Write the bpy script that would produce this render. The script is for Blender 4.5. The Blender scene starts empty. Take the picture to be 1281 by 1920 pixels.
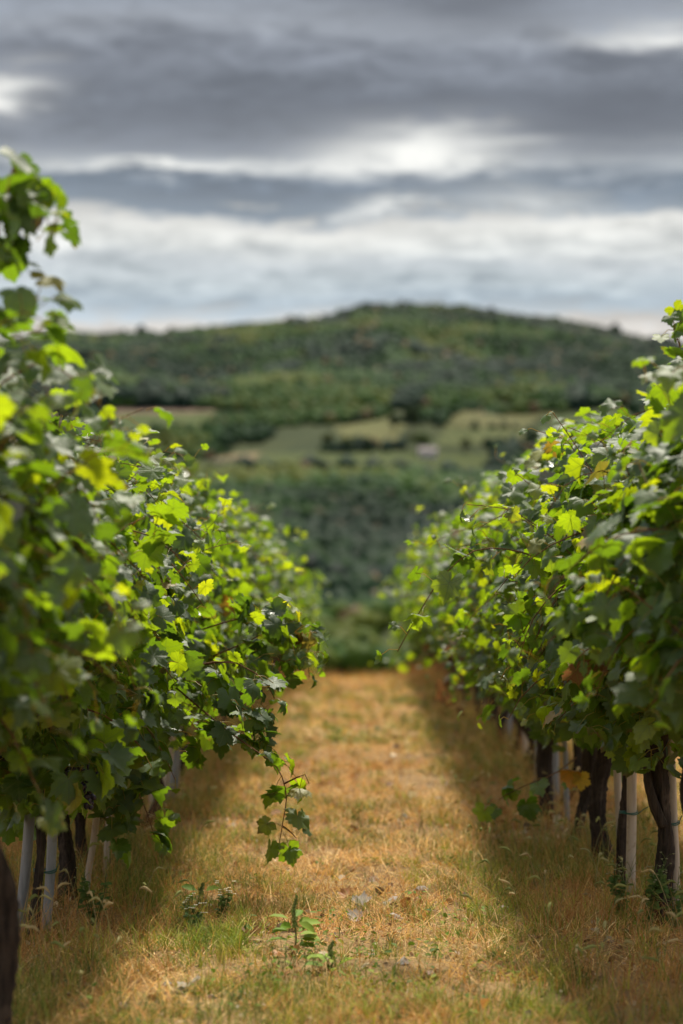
import bpy, math, random
import numpy as np
from mathutils import Vector, Matrix

# ---------------------------------------------------------------- camera, world, sun, exposure
C = bpy.context.scene
F = 4533.3          # focal length in photo pixels (85 mm on a 36 mm tall frame, 1920 px)
EYE = 1.29          # eye height over the vineyard ground
VX, HY = 678.0, 960.0

cam_d = bpy.data.cameras.new("camera")
cam = bpy.data.objects.new("camera", cam_d)
C.collection.objects.link(cam)
cam.location = (0, 0, EYE)
cam.rotation_euler = (math.radians(90), 0, 0.00827)
cam_d.sensor_fit = 'VERTICAL'
cam_d.sensor_height = 36.0
cam_d.sensor_width = 24.0
cam_d.lens = 85.0
cam_d.clip_start = 0.1
cam_d.clip_end = 30000
cam_d.dof.use_dof = True
cam_d.dof.focus_distance = 9.1
cam_d.dof.aperture_fstop = 2.0
C.camera = cam

SUN_EL, SUN_AZ = math.radians(54), math.radians(6)
sun_dir = Vector((math.sin(SUN_AZ) * math.cos(SUN_EL), math.cos(SUN_AZ) * math.cos(SUN_EL), math.sin(SUN_EL)))
sl = bpy.data.lights.new("sun", 'SUN')
sl.energy = 4.9
sl.angle = math.radians(4.0)
sl.color = (1.0, 0.93, 0.80)
so = bpy.data.objects.new("sun", sl)
C.collection.objects.link(so)
so.rotation_euler = (-sun_dir).to_track_quat('-Z', 'Y').to_euler()

C.view_settings.view_transform = 'Standard'
C.view_settings.look = 'None'
C.view_settings.exposure = 0.5
C.view_settings.gamma = 1.0
C.cycles.max_bounces = 8
C.cycles.diffuse_bounces = 3
C.cycles.glossy_bounces = 2
C.cycles.transmission_bounces = 4
C.cycles.caustics_reflective = False
C.cycles.caustics_refractive = False
C.cycles.sample_clamp_indirect = 6.0


class NT:
    """small helper to write node trees as expressions"""
    def __init__(self, tree):
        self.t = tree
        self.t.nodes.clear()

    def n(self, kind, **kw):
        nd = self.t.nodes.new(kind)
        for k, v in kw.items():
            setattr(nd, k, v)
        return nd

    def put(self, sock, v):
        if isinstance(v, bpy.types.NodeSocket):
            self.t.links.new(v, sock)
        elif v is not None:
            if sock.type == 'RGBA' and len(v) == 3:
                v = (*v, 1.0)
            sock.default_value = v

    def m(self, op, a, b=None, c=None, clamp=False):
        nd = self.n('ShaderNodeMath', operation=op)
        nd.use_clamp = clamp
        for i, v in enumerate((a, b, c)):
            if v is not None:
                self.put(nd.inputs[i], v)
        return nd.outputs[0]

    def mix(self, fac, a, b, blend='MIX'):
        nd = self.n('ShaderNodeMix', data_type='RGBA', blend_type=blend)
        self.put(nd.inputs[0], fac)
        self.put(nd.inputs[6], a)
        self.put(nd.inputs[7], b)
        return nd.outputs[2]

    def noise(self, vec, scale, detail=4, rough=0.55, out=0, dist=0.0):
        nd = self.n('ShaderNodeTexNoise')
        self.put(nd.inputs['Vector'], vec)
        nd.inputs['Scale'].default_value = scale
        nd.inputs['Detail'].default_value = detail
        nd.inputs['Roughness'].default_value = rough
        nd.inputs['Distortion'].default_value = dist
        return nd.outputs[out]

    def xyz(self, x, y, z):
        nd = self.n('ShaderNodeCombineXYZ')
        for s, v in zip(nd.inputs, (x, y, z)):
            self.put(s, v)
        return nd.outputs[0]

    def sep(self, v):
        nd = self.n('ShaderNodeSeparateXYZ')
        self.put(nd.inputs[0], v)
        return nd.outputs

    def ramp(self, fac, stops, interp='LINEAR'):
        nd = self.n('ShaderNodeValToRGB')
        cr = nd.color_ramp
        cr.interpolation = interp
        while len(cr.elements) < len(stops):
            cr.elements.new(0.5)
        for e, (p, c) in zip(cr.elements, stops):
            e.position = p
            e.color = (*c, 1) if len(c) == 3 else c
        self.put(nd.inputs[0], fac)
        return nd.outputs[0]

    def smooth(self, v, a, b):
        nd = self.n('ShaderNodeMapRange', interpolation_type='SMOOTHSTEP')
        self.put(nd.inputs[0], v)
        nd.inputs[1].default_value = a
        nd.inputs[2].default_value = b
        return nd.outputs[0]


def build_world():
    w = bpy.data.worlds.new("World")
    C.world = w
    w.use_nodes = True
    t = NT(w.node_tree)
    out = t.n('ShaderNodeOutputWorld')
    bg = t.n('ShaderNodeBackground')
    bg.inputs['Strength'].default_value = 0.1
    t.t.links.new(bg.outputs[0], out.inputs[0])
    sky = t.n('ShaderNodeTexSky', sky_type='NISHITA')
    sky.sun_disc = False
    sky.sun_elevation = SUN_EL
    sky.sun_rotation = SUN_AZ
    d = t.n('ShaderNodeTexCoord').outputs['Generated']
    x, y, z = t.sep(d)
    az = t.m('ARCTAN2', x, y)
    el = t.m('ARCSINE', z)
    # long flat cloud banks: noise stretched along the horizon
    nv = t.xyz(t.m('MULTIPLY', az, 7.0), t.m('MULTIPLY', el, 42.0), 0.3)
    n1 = t.noise(nv, 1.0, 5, 0.55)
    nv2 = t.xyz(t.m('MULTIPLY', az, 16.0), t.m('MULTIPLY', el, 120.0), 3.1)
    n2 = t.noise(nv2, 1.0, 4, 0.5)
    n1c = t.m('SUBTRACT', n1, 0.5)
    n2c = t.m('SUBTRACT', n2, 0.5)
    nv3 = t.xyz(t.m('MULTIPLY', az, 26.0), t.m('MULTIPLY', el, 95.0), 5.7)
    n3c = t.m('SUBTRACT', t.noise(nv3, 1.0, 6, 0.62, dist=0.8), 0.5)
    nv4 = t.xyz(t.m('MULTIPLY', az, 70.0), t.m('MULTIPLY', el, 190.0), 9.2)
    n4c = t.m('SUBTRACT', t.noise(nv4, 1.0, 5, 0.6, dist=0.5), 0.5)
    n3c = t.m('ADD', n3c, t.m('MULTIPLY', n4c, 0.55))
    elw = t.m('ADD', el, t.m('ADD', t.m('MULTIPLY', n1c, 0.020), t.m('ADD', t.m('MULTIPLY', n2c, 0.016), t.m('MULTIPLY', n3c, 0.017))))
    azw = t.m('ADD', az, t.m('ADD', t.m('MULTIPLY', n2c, 0.05), t.m('MULTIPLY', n1c, 0.05)))

    def e_of(py):
        return (HY - py) / F

    stops = []
    for py, c in ((690, (.66, .60, .56)), (605, (.66, .61, .57)), (590, (.52, .55, .58)), (565, (.39, .445, .50)),
                  (535, (.485, .525, .555)), (500, (.53, .55, .57)), (470, (.62, .62, .61)), (425, (.70, .68, .65)), (410, (.62, .60, .58)),
                  (394, (.25, .285, .33)), (345, (.20, .235, .285)), (305, (.38, .395, .42)), (265, (.235, .25, .285)),
                  (190, (.185, .20, .235)), (110, (.225, .24, .28)), (60, (.31, .325, .365)), (0, (.26, .28, .325)),
                  (-60, (.26, .275, .315))):
        p = (e_of(py) - 0.055) / 0.18
        stops.append((max(0.0, min(1.0, p)), tuple(min(1, k) for k in c)))
    fac = t.m('DIVIDE', t.m('SUBTRACT', elw, 0.055), 0.18, clamp=True)
    col = t.ramp(fac, stops, 'LINEAR')
    # streaks of thicker and thinner cloud
    g = t.m('ADD', 1.0, t.m('ADD', t.m('MULTIPLY', n2c, 0.6), t.m('MULTIPLY', n3c, 0.95)))
    col = t.mix(1.0, col, t.xyz(g, g, g), 'MULTIPLY')

    def gauss(px, py, sx, sy):
        du = t.m('DIVIDE', t.m('SUBTRACT', azw, (px - VX) / F), sx / F)
        dv = t.m('DIVIDE', t.m('SUBTRACT', elw, e_of(py)), sy / F)
        r = t.m('ADD', t.m('MULTIPLY', du, du), t.m('MULTIPLY', dv, dv))
        return t.m('EXPONENT', t.m('MULTIPLY', r, -1.0))

    for px, py, sx, sy, a in ((860, 22, 230, 40, .75), (1180, 210, 210, 75, .75), (560, 205, 420, 45, .45),
                              (200, 130, 160, 40, .35), (430, 365, 260, 22, .4)):
        col = t.mix(t.m('MULTIPLY', gauss(px, py, sx, sy), a), col, (.13, .138, .162))
    for px, py, sx, sy, a in ((800, 282, 150, 36, 1.0), (890, 308, 70, 18, .6), (20, 180, 80, 30, .85),
                              (330, 314, 220, 15, .75), (1240, 85, 110, 26, .6), (740, 384, 60, 13, .7),
                              (1010, 380, 170, 24, .45), (640, 300, 120, 14, .5), (300, 440, 300, 24, .3),
                              (1150, 420, 160, 16, .45)):
        col = t.mix(t.m('MULTIPLY', t.m('MULTIPLY', gauss(px, py, sx, sy), a), t.m('ADD', .95, t.m('MULTIPLY', n3c, 1.6)), clamp=True), col, (.90, .87, .83))
    col = t.mix(1.0, col, (7.9, 8.2, 8.25), 'MULTIPLY')
    # the rest of the vault: broken grey cloud with some clear sky between
    zz = t.m('MAXIMUM', z, 0.05)
    pv = t.xyz(t.m('DIVIDE', x, zz), t.m('DIVIDE', y, zz), 0.0)
    pn = t.noise(pv, 0.9, 5, 0.55)
    cloud = t.ramp(pn, ((.30, (4.6, 4.8, 5.2)), (.55, (8.2, 8.2, 8.3)), (.75, (15.5, 15.2, 14.7))))
    gap = t.smooth(t.noise(pv, 0.6, 3, 0.5), 0.5, 0.62)
    over = t.mix(gap, cloud, sky.outputs[0])
    high = t.smooth(el, 0.225, 0.33)
    side = t.smooth(t.m('ABSOLUTE', az), 0.45, 0.9)
    col = t.mix(t.m('MAXIMUM', high, t.m('MULTIPLY', side, 0.7)), col, over)
    t.t.links.new(col, bg.inputs[0])


build_world()


def build_haze():
    me = bpy.data.meshes.new('haze')
    x0, x1, y0, y1, z0, z1 = -9300, 9300, -420, 14300, -45, 230
    v = [(x, y, z) for z in (z0, z1) for y in (y0, y1) for x in (x0, x1)]
    me.from_pydata(v, [], [(0, 2, 3, 1), (4, 5, 7, 6), (0, 1, 5, 4), (2, 6, 7, 3), (0, 4, 6, 2), (1, 3, 7, 5)])
    m = bpy.data.materials.new('thin_haze')
    m.use_nodes = True
    t = NT(m.node_tree)
    out = t.n('ShaderNodeOutputMaterial')
    p = t.n('ShaderNodeVolumePrincipled')
    p.inputs['Color'].default_value = (.80, .90, 1.0, 1)
    p.inputs['Density'].default_value = HAZE
    p.inputs['Anisotropy'].default_value = 0.0
    t.t.links.new(p.outputs[0], out.inputs['Volume'])
    me.materials.append(m)
    o = bpy.data.objects.new('haze', me)
    C.collection.objects.link(o)
    o['kind'] = 'stuff'
    o['label'] = 'thin pale blue haze lying over the valley'
    o['category'] = 'haze'


HAZE = 4e-6
build_haze()
rng = np.random.default_rng(7)


# ---------------------------------------------------------------- mesh and object helpers
def link(o):
    C.collection.objects.link(o)
    return o


def make_mesh(name, V, T, mat=None, attrs=None, smooth=True):
    me = bpy.data.meshes.new(name)
    V = np.asarray(V, np.float32)
    T = np.asarray(T, np.int32)
    me.vertices.add(len(V))
    me.vertices.foreach_set('co', V.ravel())
    k = T.shape[1]
    me.loops.add(T.size)
    me.loops.foreach_set('vertex_index', T.ravel())
    me.polygons.add(len(T))
    me.polygons.foreach_set('loop_start', np.arange(0, T.size, k, dtype=np.int32))
    me.polygons.foreach_set('use_smooth', np.full(len(T), smooth))
    for an, A in (attrs or {}).items():
        A = np.asarray(A, np.float32)
        if A.shape[1] == 4:
            a = me.attributes.new(an, 'FLOAT_COLOR', 'POINT')
            a.data.foreach_set('color', A.ravel())
        else:
            a = me.attributes.new(an, 'FLOAT_VECTOR', 'POINT')
            a.data.foreach_set('vector', A.ravel())
    me.update(calc_edges=True)
    if mat:
        me.materials.append(mat)
    return me


def ob(name, me, parent=None, loc=None, label=None, cat=None, group=None, kind=None):
    o = link(bpy.data.objects.new(name, me))
    if parent:
        o.parent = parent
    if loc is not None:
        o.location = loc
    if label:
        o['label'] = label
    if cat:
        o['category'] = cat
    if group:
        o['group'] = group
    if kind:
        o['kind'] = kind
    return o


class Soup:
    """collects triangle pieces (with a colour per vertex) for ONE mesh"""
    def __init__(self):
        self.V, self.T, self.K, self.L, self.nv = [], [], [], [], 0

    def add(self, V, T, col=(1, 1, 1), luv=None):
        V = np.asarray(V, float)
        self.V.append(V)
        self.T.append(np.asarray(T, int) + self.nv)
        K = np.empty((len(V), 4))
        K[:, 3] = 1
        K[:, :3] = col
        self.K.append(K)
        self.L.append(np.zeros((len(V), 3)) if luv is None else luv)
        self.nv += len(V)

    def mesh(self, name, mat, origin=(0, 0, 0), smooth=True):
        V = np.concatenate(self.V) - np.asarray(origin)
        return make_mesh(name, V, np.concatenate(self.T), mat,
                         {'tint': np.concatenate(self.K), 'luv': np.concatenate(self.L)}, smooth)


def spline(P, n):
    """Catmull-Rom through the points P, n samples"""
    P = np.asarray(P, float)
    Q = np.vstack([2 * P[0] - P[1], P, 2 * P[-1] - P[-2]])
    u = np.linspace(0, len(P) - 1 - 1e-6, n)
    i = u.astype(int)
    f = (u - i)[:, None]
    a, b, c, d = Q[i], Q[i + 1], Q[i + 2], Q[i + 3]
    return 0.5 * (2 * b + (c - a) * f + (2 * a - 5 * b + 4 * c - d) * f ** 2 + (3 * b - a - 3 * c + d) * f ** 3)


def tube(P, R, seg=8, ridge=0.0, seed=0, cap=True):
    P = np.asarray(P, float)
    n = len(P)
    R = np.broadcast_to(np.asarray(R, float), (n,))
    tan = np.gradient(P, axis=0)
    tan /= np.linalg.norm(tan, axis=1)[:, None] + 1e-9
    ref = np.array([1.0, 0.1, 0.05])
    if abs(tan[0] @ ref) > 0.9:
        ref = np.array([0.0, 1.0, 0.2])
    a = np.cross(tan, ref)
    a /= np.linalg.norm(a, axis=1)[:, None] + 1e-9
    b = np.cross(tan, a)
    th = np.linspace(0, 2 * np.pi, seg, endpoint=False)
    rr = np.ones((n, seg))
    if ridge:
        r = np.random.default_rng(seed)
        s = np.arange(n)[:, None]
        tw = r.uniform(-.08, .08)
        rr += ridge * (0.5 * np.sin(5 * th + r.uniform(0, 6) + tw * s) + 0.4 * np.sin(9 * th + 1.3 * np.sin(s * .23 + r.uniform(0, 6)) + tw * 2 * s)
                       + 0.45 * np.sin(2 * th + s * .17 + r.uniform(0, 6)) + r.normal(0, .28, (n, seg)))
        lump = np.convolve(r.normal(0, 1, n + 8), np.ones(9) / 9, 'valid')
        rr *= (1 + ridge * 1.1 * lump)[:, None]
    V = P[:, None] + (R[:, None] * rr)[..., None] * (np.cos(th)[:, None] * a[:, None] + np.sin(th)[:, None] * b[:, None])
    V = V.reshape(-1, 3)
    i = np.arange(n - 1)[:, None] * seg
    j = np.arange(seg)[None]
    k = (j + 1) % seg
    q = np.stack([i + j, i + k, i + seg + k, i + seg + j], -1).reshape(-1, 4)
    T = np.concatenate([q[:, [0, 1, 2]], q[:, [0, 2, 3]]])
    if cap:
        V = np.vstack([V, P[:1], P[-1:]])
        m = n * seg
        c0 = np.stack([np.full(seg, m), k[0], j[0]], -1)
        c1 = np.stack([np.full(seg, m + 1), (n - 1) * seg + j[0], (n - 1) * seg + k[0]], -1)
        T = np.concatenate([T, c0, c1])
    return V, T


def vnoise(x, y, seed=0):
    """smooth value noise, vectorised, about -1..1"""
    x = np.asarray(x, float)
    y = np.asarray(y, float)
    xi, yi = np.floor(x).astype(np.int64), np.floor(y).astype(np.int64)
    fx, fy = x - xi, y - yi
    fx, fy = fx * fx * (3 - 2 * fx), fy * fy * (3 - 2 * fy)

    def h(a, b):
        v = np.sin(a * 127.1 + b * 311.7 + seed * 74.7) * 43758.5453
        return v - np.floor(v)
    return ((h(xi, yi) * (1 - fx) + h(xi + 1, yi) * fx) * (1 - fy) + (h(xi, yi + 1) * (1 - fx) + h(xi + 1, yi + 1) * fx) * fy) * 2 - 1


# ---------------------------------------------------------------- terrain
KD = np.array([-4000, 28, 48, 330, 410, 480, 560, 640, 760, 900, 1100, 1300, 1500, 1700, 2000, 2300, 2600, 3500, 6000, 12000.])
RX = [-1500, -400, 0, 100, 300, 420, 600, 700, 780, 870, 1000, 1100, 1200, 1281, 1800, 2600]
RY = [690, 668, 650, 628, 632, 622, 606, 589, 586, 586, 603, 618, 645, 655, 700, 720]
FAR = ((410, -36.2), (480, -30.6), (560, -26.2), (640, -27.0), (760, -19.5), (900, -8.6), (1100, 15.9), (1300, 34.5), (1500, 60.0),
       (1700, 88.), (2000, 138.), (2300, 190.), (2600, 183.), (3500, 120.), (6000, 40.), (14000, 0.))


def zg(y, x=0.0):
    """height of the land at (x, y)"""
    y = np.asarray(y, float)
    x = np.asarray(x, float)
    near = np.where(y < 28, -0.03 * y, np.where(y < 48, -0.03 * y - 0.0022 * (y - 28) ** 2, -2.32 - 0.118 * (y - 48)))
    near = np.maximum(near, -36.2)
    bump = 0.022 * vnoise(x * 2.6, y * 2.6, 1) + 0.010 * vnoise(x * 7, y * 7, 3) + 0.02 * vnoise(x * .7, y * .7, 2)
    near = near + bump * (np.abs(y) < 60)
    fd, fz = np.array(FAR).T
    far = np.interp(y, fd, fz)
    px = VX + np.clip(x / np.maximum(y, 1), -.6, .6) * F
    rid = (HY - np.interp(px, RX, RY)) / F * 2300 + EYE
    k = np.clip((y - 1300) / 1000, 0, 1)
    far = far * (1 + (rid / 190. - 1) * k)
    am = np.clip((y - 600) / 900, 0, 1) * np.clip((2350 - y) / 400, 0.12, 1)
    far = far + am * (12 * vnoise(x / 150 + y / 500, y / 230, 5) + 5 * vnoise(x / 60, y / 100, 6))
    return np.where(y < 410, near, far)


def P3(px, py, d):
    """point at forward distance d that the photo shows at (px, py)"""
    return np.array([(px - VX) / F * d, d, EYE + (HY - py) / F * d])


def hit_land(px, py, d0=440, d1=2500):
    d = np.linspace(d0, d1, 4000)
    s = EYE + (HY - py) / F * d - zg(d, (px - VX) / F * d)
    i = np.argmax(s < 0) if (s < 0).any() else int(np.argmin(s))
    return np.array([(px - VX) / F * d[i], d[i], float(zg(d[i], (px - VX) / F * d[i]))])


def grid_mesh(name, xs, ys, mat, lift=0.0, attrs=None):
    X, Y = np.meshgrid(xs, ys)
    Z = zg(Y, X) + lift
    V = np.stack([X, Y, Z], -1).reshape(-1, 3)
    nx = len(xs)
    i = np.arange(len(ys) - 1)[:, None] * nx + np.arange(nx - 1)[None]
    q = np.stack([i, i + 1, i + nx + 1, i + nx], -1).reshape(-1, 4)
    return make_mesh(name, V, q, mat)


# ---------------------------------------------------------------- materials
def new_mat(name):
    m = bpy.data.materials.new(name)
    m.use_nodes = True
    t = NT(m.node_tree)
    out = t.n('ShaderNodeOutputMaterial')
    return m, t, out


def bsdf(t, out, base, rough=0.8, spec=0.3, bump=None, bump_s=0.5, bump_d=0.01):
    b = t.n('ShaderNodeBsdfPrincipled')
    t.put(b.inputs['Base Color'], base)
    t.put(b.inputs['Roughness'], rough)
    b.inputs['Specular IOR Level'].default_value = spec
    if bump is not None:
        bn = t.n('ShaderNodeBump')
        bn.inputs['Strength'].default_value = bump_s
        bn.inputs['Distance'].default_value = bump_d
        t.put(bn.inputs['Height'], bump)
        t.t.links.new(bn.outputs[0], b.inputs['Normal'])
    if out:
        t.t.links.new(b.outputs[0], out.inputs[0])
    return b


def attr(t, name, o='Color'):
    nd = t.n('ShaderNodeAttribute')
    nd.attribute_name = name
    return nd.outputs[o]


def leaf_mat(name, veins=True, trans=0.36, rough=0.28):
    m, t, out = new_mat(name)
    col = attr(t, 'tint')
    pos = t.n('ShaderNodeNewGeometry').outputs['Position']
    bump = t.noise(pos, 55.0, 2, 0.5)
    mott = t.noise(pos, 28.0, 3, 0.6)
    g = t.m('ADD', 0.74, t.m('MULTIPLY', mott, 0.52))
    col = t.mix(1.0, col, t.xyz(g, g, g), 'MULTIPLY')
    sx, sy, dry = t.sep(attr(t, 'luv', 'Vector'))
    tcol = t.mix(1.0, col, t.mix(dry, (12.6, 8.1, .8), (1.5, 1.25, .9)), 'MULTIPLY')
    if veins:
        x, y = sx, sy
        r = t.m('SQRT', t.m('ADD', t.m('MULTIPLY', x, x), t.m('MULTIPLY', y, y)))
        a = t.m('ARCTAN2', x, y)
        dl = t.m('SUBTRACT', a, t.m('MULTIPLY', t.m('ROUND', t.m('DIVIDE', a, math.pi / 3)), math.pi / 3))
        along = t.m('MULTIPLY', r, t.m('COSINE', dl))
        off = t.m('MULTIPLY', r, t.m('ABSOLUTE', t.m('SINE', dl)))
        main = t.m('SUBTRACT', 1.0, t.smooth(off, 0.006, 0.022))
        fr = t.m('FRACT', t.m('MULTIPLY', t.m('SUBTRACT', along, off), 7.5))
        sec = t.m('SUBTRACT', 1.0, t.smooth(t.m('ABSOLUTE', t.m('SUBTRACT', fr, 0.5)), 0.03, 0.16))
        v = t.m('MAXIMUM', main, t.m('MULTIPLY', sec, 0.4))
        col = t.mix(t.m('MULTIPLY', v, 0.45), col, (.16, .20, .06))
        tcol = t.mix(t.m('MULTIPLY', v, 0.45), tcol, (.12, .2, .02))
        edge = t.m('MULTIPLY', t.smooth(r, .36, .56), t.smooth(t.noise(pos, 7.0, 3, .6), .57, .66))
        col = t.mix(t.m('MULTIPLY', edge, .8), col, (.15, .085, .03))
        tcol = t.mix(t.m('MULTIPLY', edge, .8), tcol, (.22, .10, .02))
        bump = t.m('SUBTRACT', t.m('MULTIPLY', bump, 0.7), t.m('MULTIPLY', v, 0.5))
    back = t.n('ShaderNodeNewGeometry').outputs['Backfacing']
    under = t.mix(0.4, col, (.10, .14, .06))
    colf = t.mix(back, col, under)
    rg = t.m('ADD', rough, t.m('MULTIPLY', back, 0.28))
    b = bsdf(t, None, colf, rg, 0.38, bump, 0.4, 0.004)
    tr = t.n('ShaderNodeBsdfTranslucent')
    t.put(tr.inputs[0], tcol)
    mx = t.n('ShaderNodeMixShader')
    mx.inputs[0].default_value = trans
    t.t.links.new(b.outputs[0], mx.inputs[1])
    t.t.links.new(tr.outputs[0], mx.inputs[2])
    t.t.links.new(mx.outputs[0], out.inputs[0])
    return m


def grass_mat(name, trans=0.3, spec=0.25):
    m, t, out = new_mat(name)
    col = attr(t, 'tint')
    b = bsdf(t, None, col, 0.6, spec)
    tr = t.n('ShaderNodeBsdfTranslucent')
    t.put(tr.inputs[0], t.mix(1.0, col, (1.6, 1.5, 1.0), 'MULTIPLY'))
    mx = t.n('ShaderNodeMixShader')
    mx.inputs[0].default_value = trans
    t.t.links.new(b.outputs[0], mx.inputs[1])
    t.t.links.new(tr.outputs[0], mx.inputs[2])
    t.t.links.new(mx.outputs[0], out.inputs[0])
    return m


def bark_mat(name, c0, c1, stretch=(70, 70, 9)):
    m, t, out = new_mat(name)
    pos = t.n('ShaderNodeNewGeometry').outputs['Position']
    mp = t.n('ShaderNodeMapping')
    t.put(mp.inputs['Vector'], pos)
    mp.inputs['Scale'].default_value = stretch
    n = t.noise(mp.outputs[0], 1.0, 5, 0.65)
    n2 = t.noise(pos, 9.0, 3, 0.6)
    col = t.ramp(n, ((.32, c0), (.68, c1)))
    col = t.mix(t.smooth(n2, .55, .75), col, tuple(k * 1.5 for k in c1))
    bsdf(t, out, col, 0.9, 0.2, n, 0.9, 0.012)
    return m


def soil_mat():
    m, t, out = new_mat("dry_soil_and_straw")
    pos = t.n('ShaderNodeNewGeometry').outputs['Position']
    big = t.noise(pos, 0.9, 4, 0.6)
    mid = t.noise(pos, 6.0, 5, 0.65)
    fine = t.noise(pos, 60.0, 4, 0.7)
    col = t.ramp(mid, ((.30, (.07, .042, .024)), (.5, (.19, .115, .055)), (.72, (.38, .25, .11))))
    col = t.mix(t.m('MULTIPLY', t.smooth(big, .5, .68), 0.55), col, (.21, .20, .055))
    col = t.mix(0.55, col, t.ramp(fine, ((.3, (.10, .055, .025)), (.7, (.58, .39, .18)))))
    bsdf(t, out, col, 0.95, 0.1, fine, 0.7, 0.02)
    return m


def hill_mat():
    m, t, out = new_mat("hill_grass")
    pos = t.n('ShaderNodeNewGeometry').outputs['Position']
    n = t.noise(pos, 0.02, 5, 0.6)
    f = t.noise(pos, 0.25, 4, 0.6)
    col = t.ramp(n, ((.35, (.022, .034, .014)), (.65, (.045, .055, .02))))
    col = t.mix(0.4, col, t.ramp(f, ((.3, (.018, .028, .012)), (.7, (.06, .065, .026)))))
    bsdf(t, out, col, 0.95, 0.05)
    return m


def field_mat(name, a, b, rows=0.0):
    m, t, out = new_mat(name)
    pos = t.n('ShaderNodeNewGeometry').outputs['Position']
    n = t.noise(pos, 0.03, 4, 0.6)
    f = t.noise(pos, 0.35, 3, 0.6)
    k = t.m('ADD', t.m('MULTIPLY', n, 0.6), t.m('MULTIPLY', f, 0.4))
    if rows:
        x, y, _ = t.sep(pos)
        s = t.m('SINE', t.m('MULTIPLY', t.m('ADD', x, t.m('MULTIPLY', y, 0.25)), rows))
        k = t.m('ADD', k, t.m('MULTIPLY', s, 0.12))
    col = t.ramp(k, ((.35, a), (.65, b)))
    bsdf(t, out, col, 0.95, 0.05)
    return m


def plain_mat(name, col, rough=0.6, var=0.15, scale=12.0, spec=0.3, bump=0.0):
    m, t, out = new_mat(name)
    pos = t.n('ShaderNodeNewGeometry').outputs['Position']
    n = t.noise(pos, scale, 5, 0.65)
    g = t.m('ADD', 1 - var, t.m('MULTIPLY', n, 2 * var))
    c = t.mix(1.0, col, t.xyz(g, g, g), 'MULTIPLY')
    bsdf(t, out, c, rough, spec, n if bump else None, bump, 0.004)
    return m


def stake_mat(name, col, dirt):
    m, t, out = new_mat(name)
    geo = t.n('ShaderNodeNewGeometry').outputs['Position']
    mp = t.n('ShaderNodeMapping')
    t.put(mp.inputs['Vector'], geo)
    mp.inputs['Scale'].default_value = (40, 40, 4)
    n = t.noise(mp.outputs[0], 1.0, 5, 0.65)
    n2 = t.noise(geo, 22.0, 4, 0.6)
    c = t.mix(t.smooth(n, .42, .75), col, tuple(k * .62 for k in col))
    c = t.mix(t.m('MULTIPLY', t.smooth(n2, .58, .72), 0.8), c, dirt)
    bsdf(t, out, c, 0.55, 0.3, n, 0.25, 0.003)
    return m


M_LEAF = leaf_mat("vine_leaf")
M_LEAF_FAR = leaf_mat("vine_leaf_distant", veins=False, trans=0.28)
M_GRASS = grass_mat("grass_blade", 0.2, 0.06)
M_BARK = bark_mat("vine_bark", (.012, .009, .007), (.060, .043, .031))
M_CANE = bark_mat("vine_cane", (.10, .045, .02), (.22, .11, .045), (160, 160, 30))
M_TREEBARK = bark_mat("tree_bark", (.03, .025, .02), (.10, .08, .06), (4, 4, 1))
M_SOIL = soil_mat()
M_HILL = hill_mat()
M_STAKE_GREY = stake_mat("grey_stake", (.23, .235, .24), (.17, .16, .14))
M_STAKE_WOOD = stake_mat("bleached_stake", (.42, .34, .26), (.24, .18, .12))
M_TIE = plain_mat("green_tie", (.02, .10, .075), 0.5)
M_STONE = plain_mat("stone", (.26, .23, .20), 0.9, 0.45, 30, 0.2, 0.6)
M_WALL = plain_mat("white_wall", (.42, .40, .38), 0.8, 0.08, 0.6)
M_ROOF = plain_mat("grey_roof", (.20, .17, .16), 0.8, 0.2, 0.8)
M_PANE = plain_mat("window_pane", (.03, .035, .04), 0.15, 0.1, 0.5, 0.5)
M_FOREST = grass_mat("tree_foliage", 0.3, 0.03)

# ---------------------------------------------------------------- ground and hills
xs = np.unique(np.concatenate([np.arange(-5, 5.01, .07), np.linspace(5, 40, 40), -np.linspace(5, 40, 40), np.geomspace(40, 900, 24), -np.geomspace(40, 900, 24)]).round(3))
ys = np.unique(np.concatenate([np.linspace(-300, 0, 30), np.linspace(0, 5, 20), np.arange(5, 22, .07), np.arange(22, 60, .3), np.linspace(60, 445, 70)]).round(3))
ys = ys[ys <= 411]
ob('ground', grid_mesh('ground', xs, ys[ys <= 409.9], M_SOIL), kind='structure')
hx = np.unique(np.concatenate([np.arange(-520, 521, 8.), np.geomspace(520, 9000, 30), -np.geomspace(520, 9000, 30)]).round(2))
hy = np.unique(np.concatenate([np.arange(405, 2700, 8.), np.geomspace(2700, 14000, 30)]).round(2))
ob('hills', grid_mesh('hills', hx, hy, M_HILL, -0.05), kind='structure')

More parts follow.
